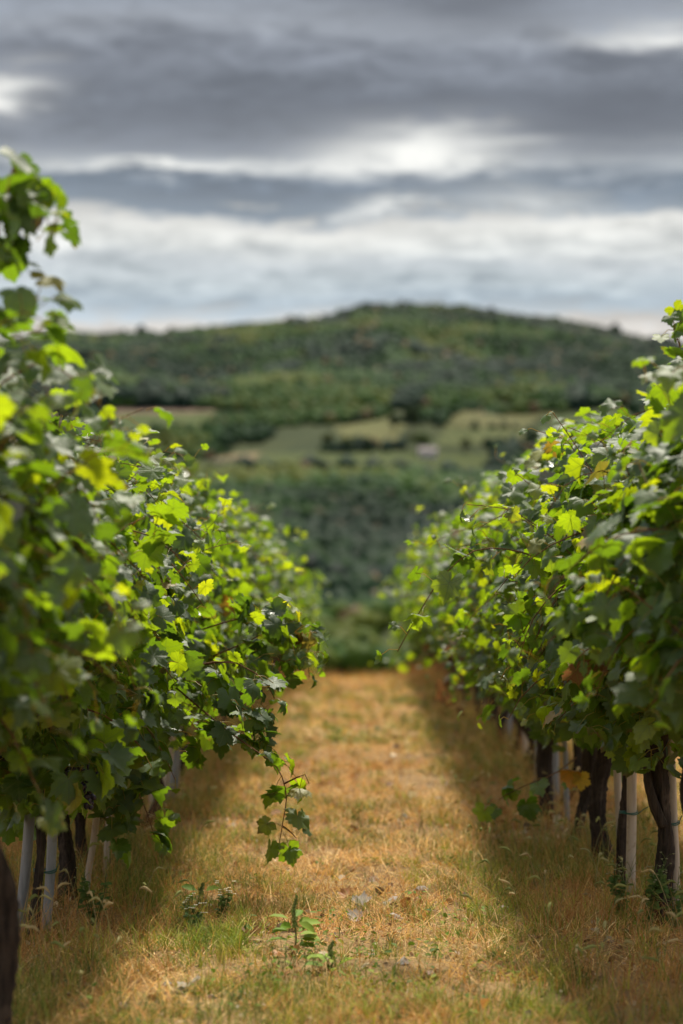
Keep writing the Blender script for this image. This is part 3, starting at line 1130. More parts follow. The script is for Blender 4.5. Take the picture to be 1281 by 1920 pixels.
for side, X0, DS in ((-1, XL, LEFT_D), (1, XR, RIGHT_D)):
    for i, d in enumerate(DS):
        if i < (1 if side < 0 else 2):
            continue        # wholly outside the frame
        lod = 0 if d < 15.2 else 1
        v = Vine(X0, d, side, 1000 + i + (500 if side > 0 else 0), lod)
        r = v.r
        tall = {(-1, 0): 2.0, (-1, 1): 1.88, (-1, 2): 1.85, (-1, 3): 1.82, (1, 2): 1.82, (1, 3): 1.86, (1, 4): 1.86, (1, 5): 1.9, (1, 6): 1.92}.get((side, i), (1.8 if side < 0 else 1.97) + r.normal(0, .08))
        if d > (23 if side < 0 else 30):
            tall -= (.06 if side < 0 else .09) * (d - (23 if side < 0 else 30))
        if side < 0:
            reach, bottom = (.44, .84) if i < 4 else (.46, {4: .52, 5: .40, 6: .36}.get(i, .48))
        else:
            reach, bottom = (.38, .84) if i < 4 else (.45, .64 if i < 7 else .50)
        if side < 0 and d > 22:
            reach -= min(.14, .02 * (d - 22))
        v.grow(n_up=12, n_out=13 if lod == 0 else (8 if d < 24 else 5), fill=680 if lod == 0 else 620, top=tall, reach=reach, bottom=bottom)
        path = rad = fork = None
        bunches = []
        if side < 0:
            if i == 1:      # tall arching shoot against the sky
                v.shoot([P3(-120, 900, 6.0), P3(-40, 640, 6.0), P3(-10, 480, 6.0), P3(5, 385, 6.0), P3(50, 382, 5.95), P3(88, 412, 5.9), P3(98, 465, 5.9)], size=(.085, .11), step=.04)
                v.shoot([P3(-120, 760, 5.7), P3(-30, 640, 5.7), P3(30, 585, 5.7), P3(80, 600, 5.7)], size=(.07, .10))
                v.shoot([P3(-60, 780, 6.2), P3(40, 690, 6.2), P3(110, 690, 6.2), P3(170, 740, 6.2), P3(215, 800, 6.2)], size=(.09, .12))
            if i == 2:
                path = [(-1.02, 6.55, float(zg(6.55)) - .05), P3(8, 1800, 6.55), P3(-4, 1660, 6.55), (-1.15, 6.6, v.g + .78)]
                rad = .041
                v.shoot([P3(-40, 1300, 6.6), P3(30, 1390, 6.5), P3(70, 1480, 6.5), P3(120, 1545, 6.5)], size=(.08, .11), step=.055,
                        cols=None)
            if i == 3:
                path = [P3(-70, 1850, 7.8), P3(-62, 1700, 7.8), P3(-80, 1560, 7.8), P3(-60, 1440, 7.8)]
                rad = .024
            if i == 4:
                path = [P3(62, 1752, 8.85), P3(68, 1680, 8.85), P3(76, 1600, 8.85), P3(80, 1500, 8.85)]
                rad = .018
                bunches = [P3(140, 1435, 8.8), P3(165, 1450, 8.9)]
            if i == 5:      # the shoot dangling over the path
                v.shoot([P3(330, 1290, 9.6), P3(420, 1365, 9.5), P3(480, 1408, 9.4), P3(520, 1440, 9.35), P3(537, 1490, 9.3), P3(530, 1545, 9.3), P3(522, 1590, 9.3)],
                        size=(.085, .115), step=.05, hang=.5, taper=False)
                v.shoot([P3(532, 1470, 9.3), P3(556, 1458, 9.28), P3(572, 1452, 9.27), P3(580, 1470, 9.27)], size=(.06, .085), step=.05, hang=.3)
                v.shoot([P3(531, 1550, 9.3), P3(545, 1560, 9.28), P3(556, 1572, 9.27)], size=(.07, .09), step=.05, hang=.4)
            if i == 6:
                v.shoot([P3(380, 1180, 10.6), P3(450, 1160, 10.5), P3(505, 1165, 10.4), P3(550, 1185, 10.4), P3(575, 1225, 10.35), P3(580, 1270, 10.35)],
                        size=(.075, .115), step=.05)
                v.shoot([P3(400, 1230, 10.6), P3(470, 1200, 10.5), P3(530, 1170, 10.4), P3(560, 1175, 10.4)], size=(.06, .10), step=.045,
                        cols=None)
                v.shoot([P3(350, 1250, 10.4), P3(430, 1240, 10.3), P3(500, 1230, 10.3), P3(555, 1250, 10.3)], size=(.08, .12), step=.055)
        else:
            if i == 3:
                path = [P3(1365, 1850, 8.1), P3(1335, 1660, 8.1), P3(1294, 1520, 8.1), P3(1292, 1450, 8.1), P3(1320, 1360, 8.1)]
                rad = .024
                v.shoot([P3(1400, 1000, 7.6), P3(1330, 820, 7.8), P3(1290, 700, 7.9), P3(1268, 630, 7.9), P3(1262, 600, 7.9)], size=(.07, .11), step=.05)
            if i == 4:
                path = [P3(1236, 1742, 9.15), P3(1244, 1650, 9.15), P3(1247, 1560, 9.15), P3(1239, 1480, 9.15), P3(1232, 1390, 9.15)]
                rad = .031
                fork = [P3(1243, 1548, 9.13), P3(1224, 1500, 9.12), P3(1213, 1450, 9.12), P3(1217, 1390, 9.15)]
            if i == 5:
                path = [P3(1172, 1680, 10.1), P3(1164, 1600, 10.1), P3(1168, 1540, 10.1), P3(1176, 1480, 10.1), P3(1180, 1400, 10.1)]
                rad = .021
            if i == 6:
                path = [P3(1148, 1645, 11.0), P3(1128, 1590, 11.0), P3(1120, 1530, 11.0), P3(1124, 1470, 11.0), P3(1136, 1400, 11.0)]
                rad = .040
            if i == 7:
                path = [P3(1082, 1580, 12.1), P3(1088, 1530, 12.1), P3(1100, 1480, 12.1), P3(1108, 1400, 12.1)]
                rad = .034
                v.shoot([P3(1080, 1420, 11.8), P3(1040, 1450, 11.5), P3(990, 1470, 11.3), P3(950, 1490, 11.2), P3(935, 1500, 11.2)],
                        size=(.10, .13), step=.075, hang=.3, taper=False)
                v.leaves_at(np.array([P3(1068, 1440, 11.35), P3(1082, 1452, 11.3)]), None, np.array([.105, .09]),
                            cols=tints((.42, .20, .03), (.40, .28, .03)), pet=(.02, .03))
            if i == 8:
                path = [P3(1035, 1560, 13.1), P3(1024, 1500, 13.1), P3(1020, 1420, 13.1), P3(1030, 1330, 13.1)]
                rad = .04
            if i == 13:     # scorched brown cluster
                nodes = np.array([P3(865 + r.normal(0, 16), 1258 + r.normal(0, 34), 18.0) for _ in range(26)])
                v.leaves_at(nodes, None, r.uniform(.09, .13, 26), cols=BROWN[r.integers(0, 3, 26)] * 1.2)
            if i in (19, 20):
                v.shoot([P3(900, 1180, d), P3(820, 1150, d), P3(760, 1120, d), P3(722, 1106, d)], size=(.09, .13), step=.06)
            if i in (22,):
                v.shoot([P3(860, 1220, d), P3(790, 1235, d), P3(735, 1245, d), P3(702, 1246, d)], size=(.08, .12), step=.07)
        def scatter(n, x0, x1, y0, y1, dd, sz, young=-.3):
            pts = np.array([P3(r.uniform(x0, x1), r.uniform(y0, y1), dd + r.normal(0, .12)) for _ in range(n)])
            v.leaves_at(pts, np.full(n, young), r.uniform(sz * .7, sz * 1.2, n))

        if (side, i) == (-1, 1):
            scatter(15, -60, 40, 360, 440, 6.0, .095, -1)
            scatter(7, 50, 100, 400, 470, 5.95, .075, -1)
            scatter(14, -80, -5, 490, 660, 6.0, .10, -1)
            scatter(10, 20, 85, 570, 640, 5.9, .085)
        if (side, i) == (-1, 6):
            scatter(34, 425, 545, 1130, 1275, 10.35, .095)
            scatter(9, 535, 590, 1180, 1270, 10.3, .08)
        if (side, i) == (-1, 5):
            scatter(46, 330, 490, 1250, 1410, 9.6, .10)
            scatter(22, 180, 310, 1430, 1570, 9.5, .11)
            for P in ([(300, 1240), (390, 1290), (470, 1340), (500, 1395)], [(170, 1340), (230, 1430), (270, 1510), (290, 1570)], [(360, 1250), (430, 1240), (490, 1270), (515, 1310)]):
                v.shoot([P3(a, b, 9.55) for a, b in P], size=(.08, .12), step=.06)
        if (side, i) == (1, 3):
            scatter(20, 1262, 1350, 650, 820, 7.9, .095)
        if (side, i) == (1, 6):
            scatter(14, 1030, 1110, 1190, 1330, 10.7, .10)
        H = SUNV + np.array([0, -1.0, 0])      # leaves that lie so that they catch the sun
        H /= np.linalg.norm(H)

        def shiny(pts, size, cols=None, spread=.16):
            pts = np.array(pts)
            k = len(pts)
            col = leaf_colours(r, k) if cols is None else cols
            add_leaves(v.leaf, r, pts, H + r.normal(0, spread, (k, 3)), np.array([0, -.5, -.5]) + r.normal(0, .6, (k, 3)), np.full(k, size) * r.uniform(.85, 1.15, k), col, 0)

        if (side, i) == (-1, 2):
            shiny([P3(px, py, 6.3 + q * .04) for q, (px, py) in enumerate([(20, 700), (62, 682), (108, 690), (92, 705), (168, 736), (178, 786), (222, 820), (150, 905), (245, 935), (70, 930), (30, 830)])], .095)
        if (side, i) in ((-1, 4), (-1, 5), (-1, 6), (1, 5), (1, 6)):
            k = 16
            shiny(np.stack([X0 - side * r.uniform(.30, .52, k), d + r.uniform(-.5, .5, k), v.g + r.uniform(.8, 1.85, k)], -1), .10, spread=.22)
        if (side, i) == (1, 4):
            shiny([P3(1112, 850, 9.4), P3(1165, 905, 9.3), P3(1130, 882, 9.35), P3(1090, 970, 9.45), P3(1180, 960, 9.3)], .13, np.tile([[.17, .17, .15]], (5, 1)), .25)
            v.leaves_at(np.array([P3(1026, 1128, 9.4), P3(1040, 1110, 9.4), P3(1022, 1150, 9.4)]), None, np.array([.11, .09, .10]), cols=tints((.22, .25, .03), (.25, .22, .03), (.12, .17, .02)), pet=(.01, .03))
        if (side, i) == (1, 6):
            v.leaves_at(np.array([P3(1020, 850, 10.8), P3(1046, 842, 10.8), P3(1005, 872, 10.9)]), None, np.array([.11, .10, .09]), cols=tints((.26, .25, .03), (.30, .22, .03), (.2, .22, .03)), pet=(.01, .03))
        if (side, i) == (-1, 6):
            v.leaves_at(np.array([P3(575, 1200, 10.35), P3(553, 1180, 10.4), P3(540, 1140, 10.4)]), None, np.array([.10, .09, .10]), cols=tints((.28, .24, .04), (.22, .13, .04), (.11, .16, .02)), pet=(.01, .03))
        v.wood(path, rad, fork)
        v.finish(vine_label(side, i, len(DS)), bunches)


# ---------------------------------------------------------------- stakes with green twine
def stake(bx, by, tx, ty, d, rad, mat, label, wood=False, tie=None):
    b, t = P3(bx, by, d), P3(tx, ty, d)
    ax = (t - b) / np.linalg.norm(t - b)
    g = float(zg(d, b[0]))
    b = b + ax * ((g - .06 - b[2]) / ax[2])
    t = b + ax * 1.35
    Q = np.linspace(b, t, 14)
    Q[1:-1] += np.random.default_rng(int(bx)).normal(0, .0015, (12, 3))
    s = Soup()
    V, T = tube(Q, np.full(14, rad), 14 if not wood else 9, .02, int(bx + by))
    s.add(V, T)
    if not wood:      # the pipe's open upper end
        s.add(*tube([t - ax * .01, t + ax * .004], rad * 1.08, 14))
    e = ob('vine_stake', s.mesh('vine_stake', mat, b), None, b, label, 'stake', 'thin stakes that hold the vines')
    if tie:
        px, py, w, tail = tie
        c = P3(px, py, d)
        s = Soup()
        a = np.linspace(0, 2 * np.pi, 28)
        wv = w / 2 / F * d
        for k in range(2):
            ring = np.stack([c[0] + np.cos(a) * wv, c[1] + np.sin(a) * .042, c[2] + .003 * np.sin(2 * a + k) + k * .006 + 0 * a], -1)
            s.add(*tube(ring, .0022, 6, cap=False))
        s.add(*tube(spline([c + (wv, -.02, 0), P3(px + w * .5 + tail * .5, py - 8, d - .03), P3(px + w * .5 + tail, py - 14, d - .05)], 8), .0018, 6))
        ob('twine', s.mesh('twine', M_TIE, b), e)


stake(36, 1752, 66, 1420, 8.9, .020, M_STAKE_GREY, 'thick grey stake at the left edge, nearest of the left row stakes')
stake(88, 1722, 108, 1430, 9.1, .019, M_STAKE_GREY, 'thick grey stake tied with green twine to a thin vine trunk', tie=(84, 1634, 42, 4))
stake(158, 1684, 190, 1480, 9.75, .0135, M_STAKE_WOOD, 'slanting pale wooden stake in the left row under hanging leaves', True)
stake(198, 1640, 206, 1500, 10.7, .013, M_STAKE_WOOD, 'short looking pale stake between dark trunks in the left row', True)
stake(304, 1512, 322, 1400, 14.2, .018, M_STAKE_WOOD, 'blurred tan stake in the left row behind the leaves', True)
stake(324, 1508, 330, 1400, 14.5, .03, M_STAKE_GREY, 'blurred grey stake right beside the tan one in the left row')
stake(284, 1530, 282, 1400, 13.6, .014, M_STAKE_WOOD, 'blurred thin stake left of the tan one in the left row', True)
stake(1268, 1722, 1256, 1400, 9.2, .020, M_STAKE_WOOD, 'pale stake tied to the forked trunk, rightmost of the right row', tie=(1252, 1543, 40, 6))
stake(1181, 1690, 1185, 1420, 9.95, .020, M_STAKE_WOOD, 'pale upright stake in front, tied to the thin dark trunk', tie=(1178, 1524, 34, 26))
stake(1166, 1630, 1154, 1400, 10.9, .017, M_STAKE_WOOD, 'pale stake slanting behind the thin dark trunk in the right row')
stake(1064, 1550, 1060, 1420, 12.9, .014, M_STAKE_GREY, 'blurred pale stake between two dark trunks in the right row')
stake(1040, 1500, 1038, 1290, 14.4, .026, M_STAKE_GREY, 'blurred grey post right of a dark trunk in the right row')
stake(1008, 1480, 1006, 1280, 15.6, .018, M_STAKE_GREY, 'blurred light grey stake left of a dark trunk in the right row')
stake(985, 1440, 985, 1300, 17.6, .020, M_STAKE_WOOD, 'blurred tan stake farther along the right row')
stake(955, 1410, 955, 1300, 19.4, .020, M_STAKE_GREY, 'blurred thin grey stake, farthest of the right row stakes in view')


# ---------------------------------------------------------------- grass, straw and weeds
def blades(S, r, base, length, width, col, lean, lift=1.0, seg=3, curl=.6):
    """curved blades: base (n,3); lean 0 upright .. 1 flat"""
    n = len(base)
    a = r.uniform(0, 2 * np.pi, n)
    hd = np.stack([np.cos(a), np.sin(a), np.zeros(n)], -1)
    sd = np.stack([-np.sin(a), np.cos(a), np.zeros(n)], -1)
    tilt = r.uniform(-1, 1, n)
    sd = sd * np.cos(tilt)[:, None] + np.array([0, 0, 1.]) * np.sin(tilt)[:, None] * .6
    V = []
    p = base.copy()
    ang = lean.copy()
    for k in range(seg + 1):
        w = width * (1 - (k / seg) ** 1.6) * .5
        if k < seg:
            V += [p - sd * w[:, None], p + sd * w[:, None]]
        else:
            V += [p]
        stp = length / seg
        p = p + (hd * np.sin(ang)[:, None] + np.array([0, 0, 1.]) * np.cos(ang)[:, None]) * stp[:, None]
        ang = ang + curl * r.uniform(.2, 1.0, n)
        ang = np.minimum(ang, 1.75)
    V = np.stack(V, 1)
    nv = V.shape[1]
    T = []
    for k in range(seg - 1):
        i = 2 * k
        T += [(i, i + 1, i + 3), (i, i + 3, i + 2)]
    i = 2 * (seg - 1)
    T.append((i, i + 1, i + 2))
    T = (np.array(T)[None] + (np.arange(n) * nv)[:, None, None]).reshape(-1, 3)
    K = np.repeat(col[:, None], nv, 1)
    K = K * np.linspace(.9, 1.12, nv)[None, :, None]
    S.add(V.reshape(-1, 3), T, K.reshape(-1, 3))


def spots(r, n, x0, x1, d0, d1, keep=None):
    x = r.uniform(x0, x1, n)
    y = r.uniform(d0, d1, n)
    if keep is not None:
        k = keep(x, y)
        x, y = x[k], y[k]
    return np.stack([x, y, zg(y, x) - .003], -1)


def pick(r, pal, n, jit=.2):
    pal = np.array(pal)
    c = pal[r.integers(0, len(pal), n)]
    return c * r.uniform(1 - jit, 1 + jit, (n, 1))


STRAW = [(.68, .48, .22), (.62, .38, .12), (.52, .31, .11), (.47, .25, .075), (.60, .40, .17), (.40, .19, .06), (.55, .34, .12), (.30, .14, .05)]
DRY = [(.48, .25, .08), (.40, .18, .055), (.52, .32, .11), (.43, .22, .085), (.33, .14, .05)]
GRASSG = [(.30, .28, .06), (.26, .28, .05), (.12, .16, .03), (.18, .21, .04), (.08, .13, .03), (.24, .24, .05), (.10, .14, .035)]


def row_near(x):
    return np.minimum(np.abs(x - XL), np.abs(x - XR))


def green_patch(x, y):
    return vnoise(x * 1.1 + 5, y * .8, 51) + .5 * vnoise(x * 3.1, y * 2.4, 52)


def ground_cover():
    r = np.random.default_rng(77)
    zones = [(6.3, 12.0, 1.0, 1.0), (12.0, 19.0, .36, 1.5), (19.0, 41.0, .12, 2.4)]
    S, D, G = Soup(), Soup(), Soup()
    for d0, d1, dens, fat in zones:
        x0, x1 = -2.6 - (d1 > 13) * .6, 2.7 + (d1 > 13) * 1.2
        area = (x1 - x0) * (d1 - d0)
        # litter of flat straw
        n = int(area * 3300 * dens)
        b = spots(r, n, x0, x1, d0, d1)
        b[:, 2] += r.uniform(0, .012, len(b))
        m = len(b)
        b = b[r.random(m) < np.clip(.58 + 1.1 * vnoise(b[:, 0] * 2.2, b[:, 1] * 1.7, 91) + .4 * vnoise(b[:, 0] * 7, b[:, 1] * 6, 92), .12, 1)]
        m = len(b)
        hue = (vnoise(b[:, 0] * 1.2, b[:, 1] * .7, 93) + .5 * vnoise(b[:, 0] * 4, b[:, 1] * 3, 94))[:, None]
        patch = 1 + hue * np.array([.22, .30, .42])
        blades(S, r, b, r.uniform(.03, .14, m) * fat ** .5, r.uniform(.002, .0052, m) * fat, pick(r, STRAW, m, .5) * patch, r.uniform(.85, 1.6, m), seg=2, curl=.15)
        # standing dry grass, longer towards the rows
        n = int(area * 1300 * dens)
        b = spots(r, n, x0, x1, d0, d1, lambda x, y: r.random(len(x)) < np.clip(.30 + .5 * vnoise(x * 1.5, y * 1.2, 61) + .45 * (row_near(x) < .55), .08, 1))
        m = len(b)
        near = np.clip(1 - row_near(b[:, 0]) / .7, 0, 1)
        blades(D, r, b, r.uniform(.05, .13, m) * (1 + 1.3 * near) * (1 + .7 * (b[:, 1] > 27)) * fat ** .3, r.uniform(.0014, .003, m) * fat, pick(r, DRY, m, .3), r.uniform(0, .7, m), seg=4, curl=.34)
        # dry tufts
        n = int(area * 46 * max(dens, .25))
        c = spots(r, n, x0, x1, d0, d1, lambda x, y: r.random(len(x)) < np.clip(.4 + .8 * vnoise(x * 1.9, y * 1.3, 66), .05, 1))
        k = r.integers(14, 40, len(c))
        b = np.repeat(c, k, 0)
        m = len(b)
        b[:, :2] += r.normal(0, .032, (m, 2))
        tone = np.repeat(pick(r, DRY + STRAW, len(c), .3), k, 0) * r.uniform(.75, 1.25, (m, 1))
        blades(D, r, b, r.uniform(.04, .12, m), r.uniform(.0018, .0042, m) * fat ** .8, tone, r.uniform(.1, 1.1, m), seg=4, curl=.4)
        # green blades in tufts
        n = int(area * 170 * max(dens, .2))
        c = spots(r, n, x0, x1, d0, d1, lambda x, y: r.random(len(x)) < np.clip(.25 + 1.0 * green_patch(x, y) + .5 * (row_near(x) < .8), .07, 1))
        k = r.integers(8, 26, len(c))
        b = np.repeat(c, k, 0)
        m = len(b)
        b[:, :2] += r.normal(0, .028, (m, 2))
        near = np.clip(1 - row_near(b[:, 0]) / .7, 0, 1)
        tone = np.repeat(pick(r, GRASSG, len(c), .25), k, 0) * r.uniform(.8, 1.2, (m, 1))
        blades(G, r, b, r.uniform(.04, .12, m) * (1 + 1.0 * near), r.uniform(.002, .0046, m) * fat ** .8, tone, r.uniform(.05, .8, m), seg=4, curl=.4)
    # tufts of bright grass on the sunny edges of the rows and in the foreground
    for x0, x1, d0, d1, n in ((-1.1, -.45, 8.2, 10.2, 46), (-.75, -.35, 8.0, 8.9, 26), (.5, 1.3, 7.6, 10.5, 70), (-.5, .8, 6.7, 7.6, 26), (.2, .7, 8.6, 11.5, 34), (-.6, .9, 14, 30, 90)):
        c = spots(r, n, x0, x1, d0, d1)
        k = r.integers(14, 34, n)
        b = np.repeat(c, k, 0)
        m = len(b)
        b[:, :2] += r.normal(0, .03, (m, 2))
        tone = np.repeat(pick(r, [(.24, .28, .035), (.32, .31, .05), (.17, .23, .03)], n, .2), k, 0) * r.uniform(.8, 1.2, (m, 1))
        blades(G, r, b, r.uniform(.05, .14, m), r.uniform(.0025, .0055, m) * (1 + (d0 > 12) * .8), tone, r.uniform(.1, .9, m), seg=4, curl=.42)
    # crumbs of dead leaf, bark and soil among the straw
    for d0, d1, n, f in ((6.5, 12, 6500, 1), (12, 24, 4200, 1.8)):
        p = spots(r, n, -1.5, 1.6, d0, d1, lambda x, y: r.random(len(x)) < np.clip(.45 + .8 * vnoise(x * 2.6, y * 1.8, 97), .04, 1))
        n = len(p)
        p[:, 2] += r.uniform(.004, .022, n)
        a = r.uniform(0, 6.28, n)
        add_simple(S, r, p, np.tile([0, 0, 1.], (n, 1)) + r.normal(0, .55, (n, 3)), np.stack([np.cos(a), np.sin(a), r.normal(0, .4, n)], -1),
                   r.gamma(3, .0068, n) * f, pick(r, [(.42, .36, .29), (.20, .11, .055), (.34, .17, .06), (.09, .06, .04), (.50, .40, .26), (.14, .08, .045)], n, .3))
    # foxtail grass heads along the rows
    V0, T0 = ico(1)
    for k in range(300):
        d = 7.2 + 9 * r.random() ** 1.6
        sd = r.random() < .6
        x = (XR - r.normal(.15, .32)) if sd else (XL + r.normal(.1, .3))
        p = np.array([x, d, float(zg(d, x))])
        h = r.uniform(.12, .28)
        a = r.uniform(0, 6.28)
        e = p + (math.cos(a) * h * .35, math.sin(a) * h * .35, h)
        e2 = e + np.array((math.cos(a) * .045, math.sin(a) * .045, r.uniform(-.02, .015)))
        Q = spline([p, p * .5 + e * .5 + (0, 0, .03), e, e2], 9)
        c = pick(r, [(.22, .22, .07), (.34, .30, .13), (.42, .32, .16), (.18, .2, .06)], 1)[0]
        G.add(*tube(Q[:7], .0011, 3), c)
        hd = Q[5:]
        V, T = tube(spline(hd, 7), np.array([.0015, .004, .0048, .0048, .0044, .003, .001]) * r.uniform(.8, 1.15), 7, .2, k)
        G.add(V, T, c * 1.2)
        q = hd[r.integers(0, len(hd), 26)] + r.normal(0, .003, (26, 3))
        blades(G, r, q, np.full(26, .014), np.full(26, .0009), np.tile(c * 1.4, (26, 1)), r.uniform(.4, 1.6, 26), seg=2, curl=.1)
    # low broadleaf ground weeds
    n = 760
    c = spots(r, n * 4, -1.9, 1.9, 6.6, 22, lambda x, y: r.random(len(x)) < np.clip(-.05 + .8 * vnoise(x * 1.3 + 9, y * .9, 71) + .25 * ((y < 9.5) & (abs(x) < .5)), .015, 1))
    q = spots(r, 60, -.5, .35, 7.0, 9.2, lambda x, y: vnoise(x * 4, y * 2.5, 19) > -.2)
    q2 = spots(r, 70, -.9, .5, 7.2, 9.6, lambda x, y: vnoise(x * 3, y * 2, 17) > 0)
    for p in np.concatenate([c, q, q2]):
        k = int(r.integers(6, 16))
        fat = 1 + max(0, p[1] - 12) * .06
        a = r.uniform(0, 6.28, k)
        rad = r.uniform(.005, .055, k)
        pos = p + np.stack([np.cos(a) * rad, np.sin(a) * rad, r.uniform(.006, r.uniform(.02, .10), k)], -1)
        nr = np.stack([np.cos(a) * .3, np.sin(a) * .3, np.ones(k)], -1) + r.normal(0, .3, (k, 3))
        tp = np.stack([np.cos(a), np.sin(a), np.zeros(k)], -1)
        add_simple(G, r, pos, nr, tp, r.uniform(.012, .030, k) * fat, pick(r, [(.08, .14, .018), (.13, .20, .022), (.22, .26, .03)], k))
    ob('straw_litter', S.mesh('straw_litter', M_GRASS), kind='stuff', label='flattened dry straw covering the alley between the vine rows', cat='straw')
    ob('dry_grass', D.mesh('dry_grass', M_GRASS), kind='stuff', label='standing dry brown grass along the alley and under the vines', cat='grass')
    ob('green_grass', G.mesh('green_grass', M_GRASS), kind='stuff', label='green grass tufts and low weeds scattered over the dry alley', cat='grass')


OV = np.array([(0, 0, 0), (.28, .35, .08), (.24, .75, .06), (0, 1.0, -.08), (-.24, .75, .06), (-.28, .35, .08), (0, .5, 0)])
OT = np.array([(0, 1, 6), (1, 2, 6), (2, 3, 6), (3, 4, 6), (4, 5, 6), (5, 0, 6)])


def add_simple(S, r, pos, nrm, tip, size, col):
    """plain oval leaves"""
    s, t, n = leaf_basis(np.asarray(nrm, float), np.asarray(tip, float))
    V = np.asarray(pos)[:, None] + size[:, None, None] * (OV[None, :, :1] * s[:, None] + OV[None, :, 1:2] * t[:, None] + OV[None, :, 2:] * n[:, None])
    k = len(V)
    T = (OT[None] + (np.arange(k) * 7)[:, None, None]).reshape(-1, 3)
    S.add(V.reshape(-1, 3), T, np.repeat(col[:, None], 7, 1).reshape(-1, 3))


ground_cover()


def land(px, py):
    d = EYE / ((py - HY) / F - .03)
    x = (px - VX) / F * d
    return np.array([x, d, float(zg(d, x))])


def amaranth(px, py, h, label, seed, n=9):
    r = np.random.default_rng(seed)
    p = land(px, py)
    e = ob('amaranth_weed', None, None, p, label, 'weed', 'tall weeds standing on the path')
    s = Soup()
    Q = spline([p, p + (.006, 0, h * .35), p + (-.003, 0, h * .7), p + (.008, -.01, h)], 12)
    s.add(*tube(Q, np.linspace(.0035, .002, 12), 7), (.13, .15, .05))
    ob('stem', s.mesh('stem', M_GRASS, p), e)
    s = Soup()
    nl, n = n, 260
    q = r.uniform(0, 1, n)
    a = r.uniform(0, 6.28, n)
    rad = .014 * (1 - q * .65) * r.uniform(.3, 1, n) * (1 + .3 * np.sin(q * 30))
    pos = p + np.stack([np.cos(a) * rad + np.interp(q, [0, .5, 1], [.003, -.003, .008]), np.sin(a) * rad, h * (.48 + .55 * q)], -1)
    nr = np.stack([np.cos(a), np.sin(a), .3 + 0 * a], -1)
    add_simple(s, r, pos, nr, np.tile([0, 0, 1.], (n, 1)) + r.normal(0, .5, (n, 3)), np.full(n, .009), pick(r, [(.20, .27, .07), (.32, .35, .12), (.14, .2, .05)], n))
    ob('seed_spike', s.mesh('seed_spike', M_GRASS, p), e)
    s = Soup()
    n = nl
    a = r.uniform(0, 6.28, n)
    zz = h * r.uniform(.12, .72, n)
    st = np.stack([np.cos(a) * .02, np.sin(a) * .02, zz], -1)
    tip = np.stack([np.cos(a), np.sin(a) * .6, r.uniform(-.1, .35, n)], -1)
    add_simple(s, r, p + st, np.tile([0, -.2, 1.], (n, 1)) + r.normal(0, .25, (n, 3)), tip, r.uniform(.05, .085, n), pick(r, [(.14, .24, .025), (.20, .28, .03)], n))
    ob('foliage', s.mesh('foliage', M_GRASS, p), e)


amaranth(552, 1800, .20, 'upright green weed with a seed spike in the middle foreground of the path', 1, 14)
amaranth(378, 1690, .09, 'small spiky weed left of the path beside the white flowers', 2, 5)
amaranth(620, 1830, .09, 'short dark spiky weed right of the tall seed spike in the foreground', 3, 6)


def fleabane(px, py, h, label, seed, flowers, white):
    r = np.random.default_rng(seed)
    p = land(px, py)
    e = ob('flowering_weed', None, None, p, label, 'weed', 'wispy weeds with tiny flower heads')
    s, l, heads = Soup(), Soup(), []
    for k in range(3 if white else 4):
        a = r.uniform(0, 6.28)
        t = p + (math.cos(a) * h * .22, math.sin(a) * h * .15, h * r.uniform(.7, 1.0))
        Q = spline([p, p * .5 + t * .5 + (r.normal(0, .01), 0, .02), t], 12)
        s.add(*tube(Q, np.linspace(.0022, .001, 12), 5), (.10, .14, .04))
        n = 26
        i = r.integers(1, 9, n)
        b = r.uniform(0, 6.28, n)
        tp = np.stack([np.cos(b), np.sin(b), r.uniform(.1, .9, n)], -1)
        add_simple(l, r, Q[i], np.tile([0, -.3, 1.], (n, 1)) + r.normal(0, .4, (n, 3)), tp, r.uniform(.02, .045, n) * (h / .3) ** .4, pick(r, [(.08, .14, .035), (.12, .17, .04)], n))
        for q in range(flowers):
            j = r.integers(7, 12)
            b = r.uniform(0, 6.28)
            c = Q[j] + (math.cos(b) * .03, math.sin(b) * .025, r.uniform(.01, .045))
            s.add(*tube([Q[j], (Q[j] + c) / 2 + (0, 0, .006), c], .0008, 4), (.10, .14, .04))
            m = 14
            aa = np.linspace(0, 6.28, m, endpoint=False)
            tp = np.stack([np.cos(aa), np.sin(aa), 0 * aa + (.25 if white else 1.4)], -1)
            f = Soup()
            heads.append(f)
            f.add(ico(1)[0] * .003 + c, ico(1)[1], (.5, .42, .1) if white else (.3, .28, .15))
            add_simple(f, r, np.tile(c, (m, 1)), np.tile([0, 0, 1.], (m, 1)) + tp * -.2, tp, np.full(m, .008 if white else .006),
                       np.tile([(.75, .74, .70)] if white else [(.40, .38, .22)], (m, 1)) * r.uniform(.85, 1.1, (m, 1)))
    ob('stem', s.mesh('stem', M_GRASS, p), e)
    ob('foliage', l.mesh('foliage', M_GRASS, p), e)
    for fm in heads:
        ob('flower_head', fm.mesh('flower_head', M_GRASS, p), e)


fleabane(415, 1722, .13, 'low weed with small white flowers left of the path, uppermost of the white flowered ones', 5, 4, True)
fleabane(372, 1745, .09, 'low weed with white flowers nearest the vine stakes on the left', 6, 3, True)
fleabane(352, 1722, .08, 'tiny white flowered weed between the left vines and the taller white flowers', 7, 2, True)
fleabane(1165, 1725, .22, 'wispy weed with pale buds in front of the thin trunk on the right', 8, 6, False)
fleabane(1220, 1740, .27, 'tall feathery green weed left of the forked trunk on the right', 9, 4, False)
fleabane(1262, 1748, .24, 'wispy budding weed growing against the forked trunk', 10, 7, False)
fleabane(178, 1735, .26, 'thin green weed growing by the slanting stake on the left', 11, 2, False)


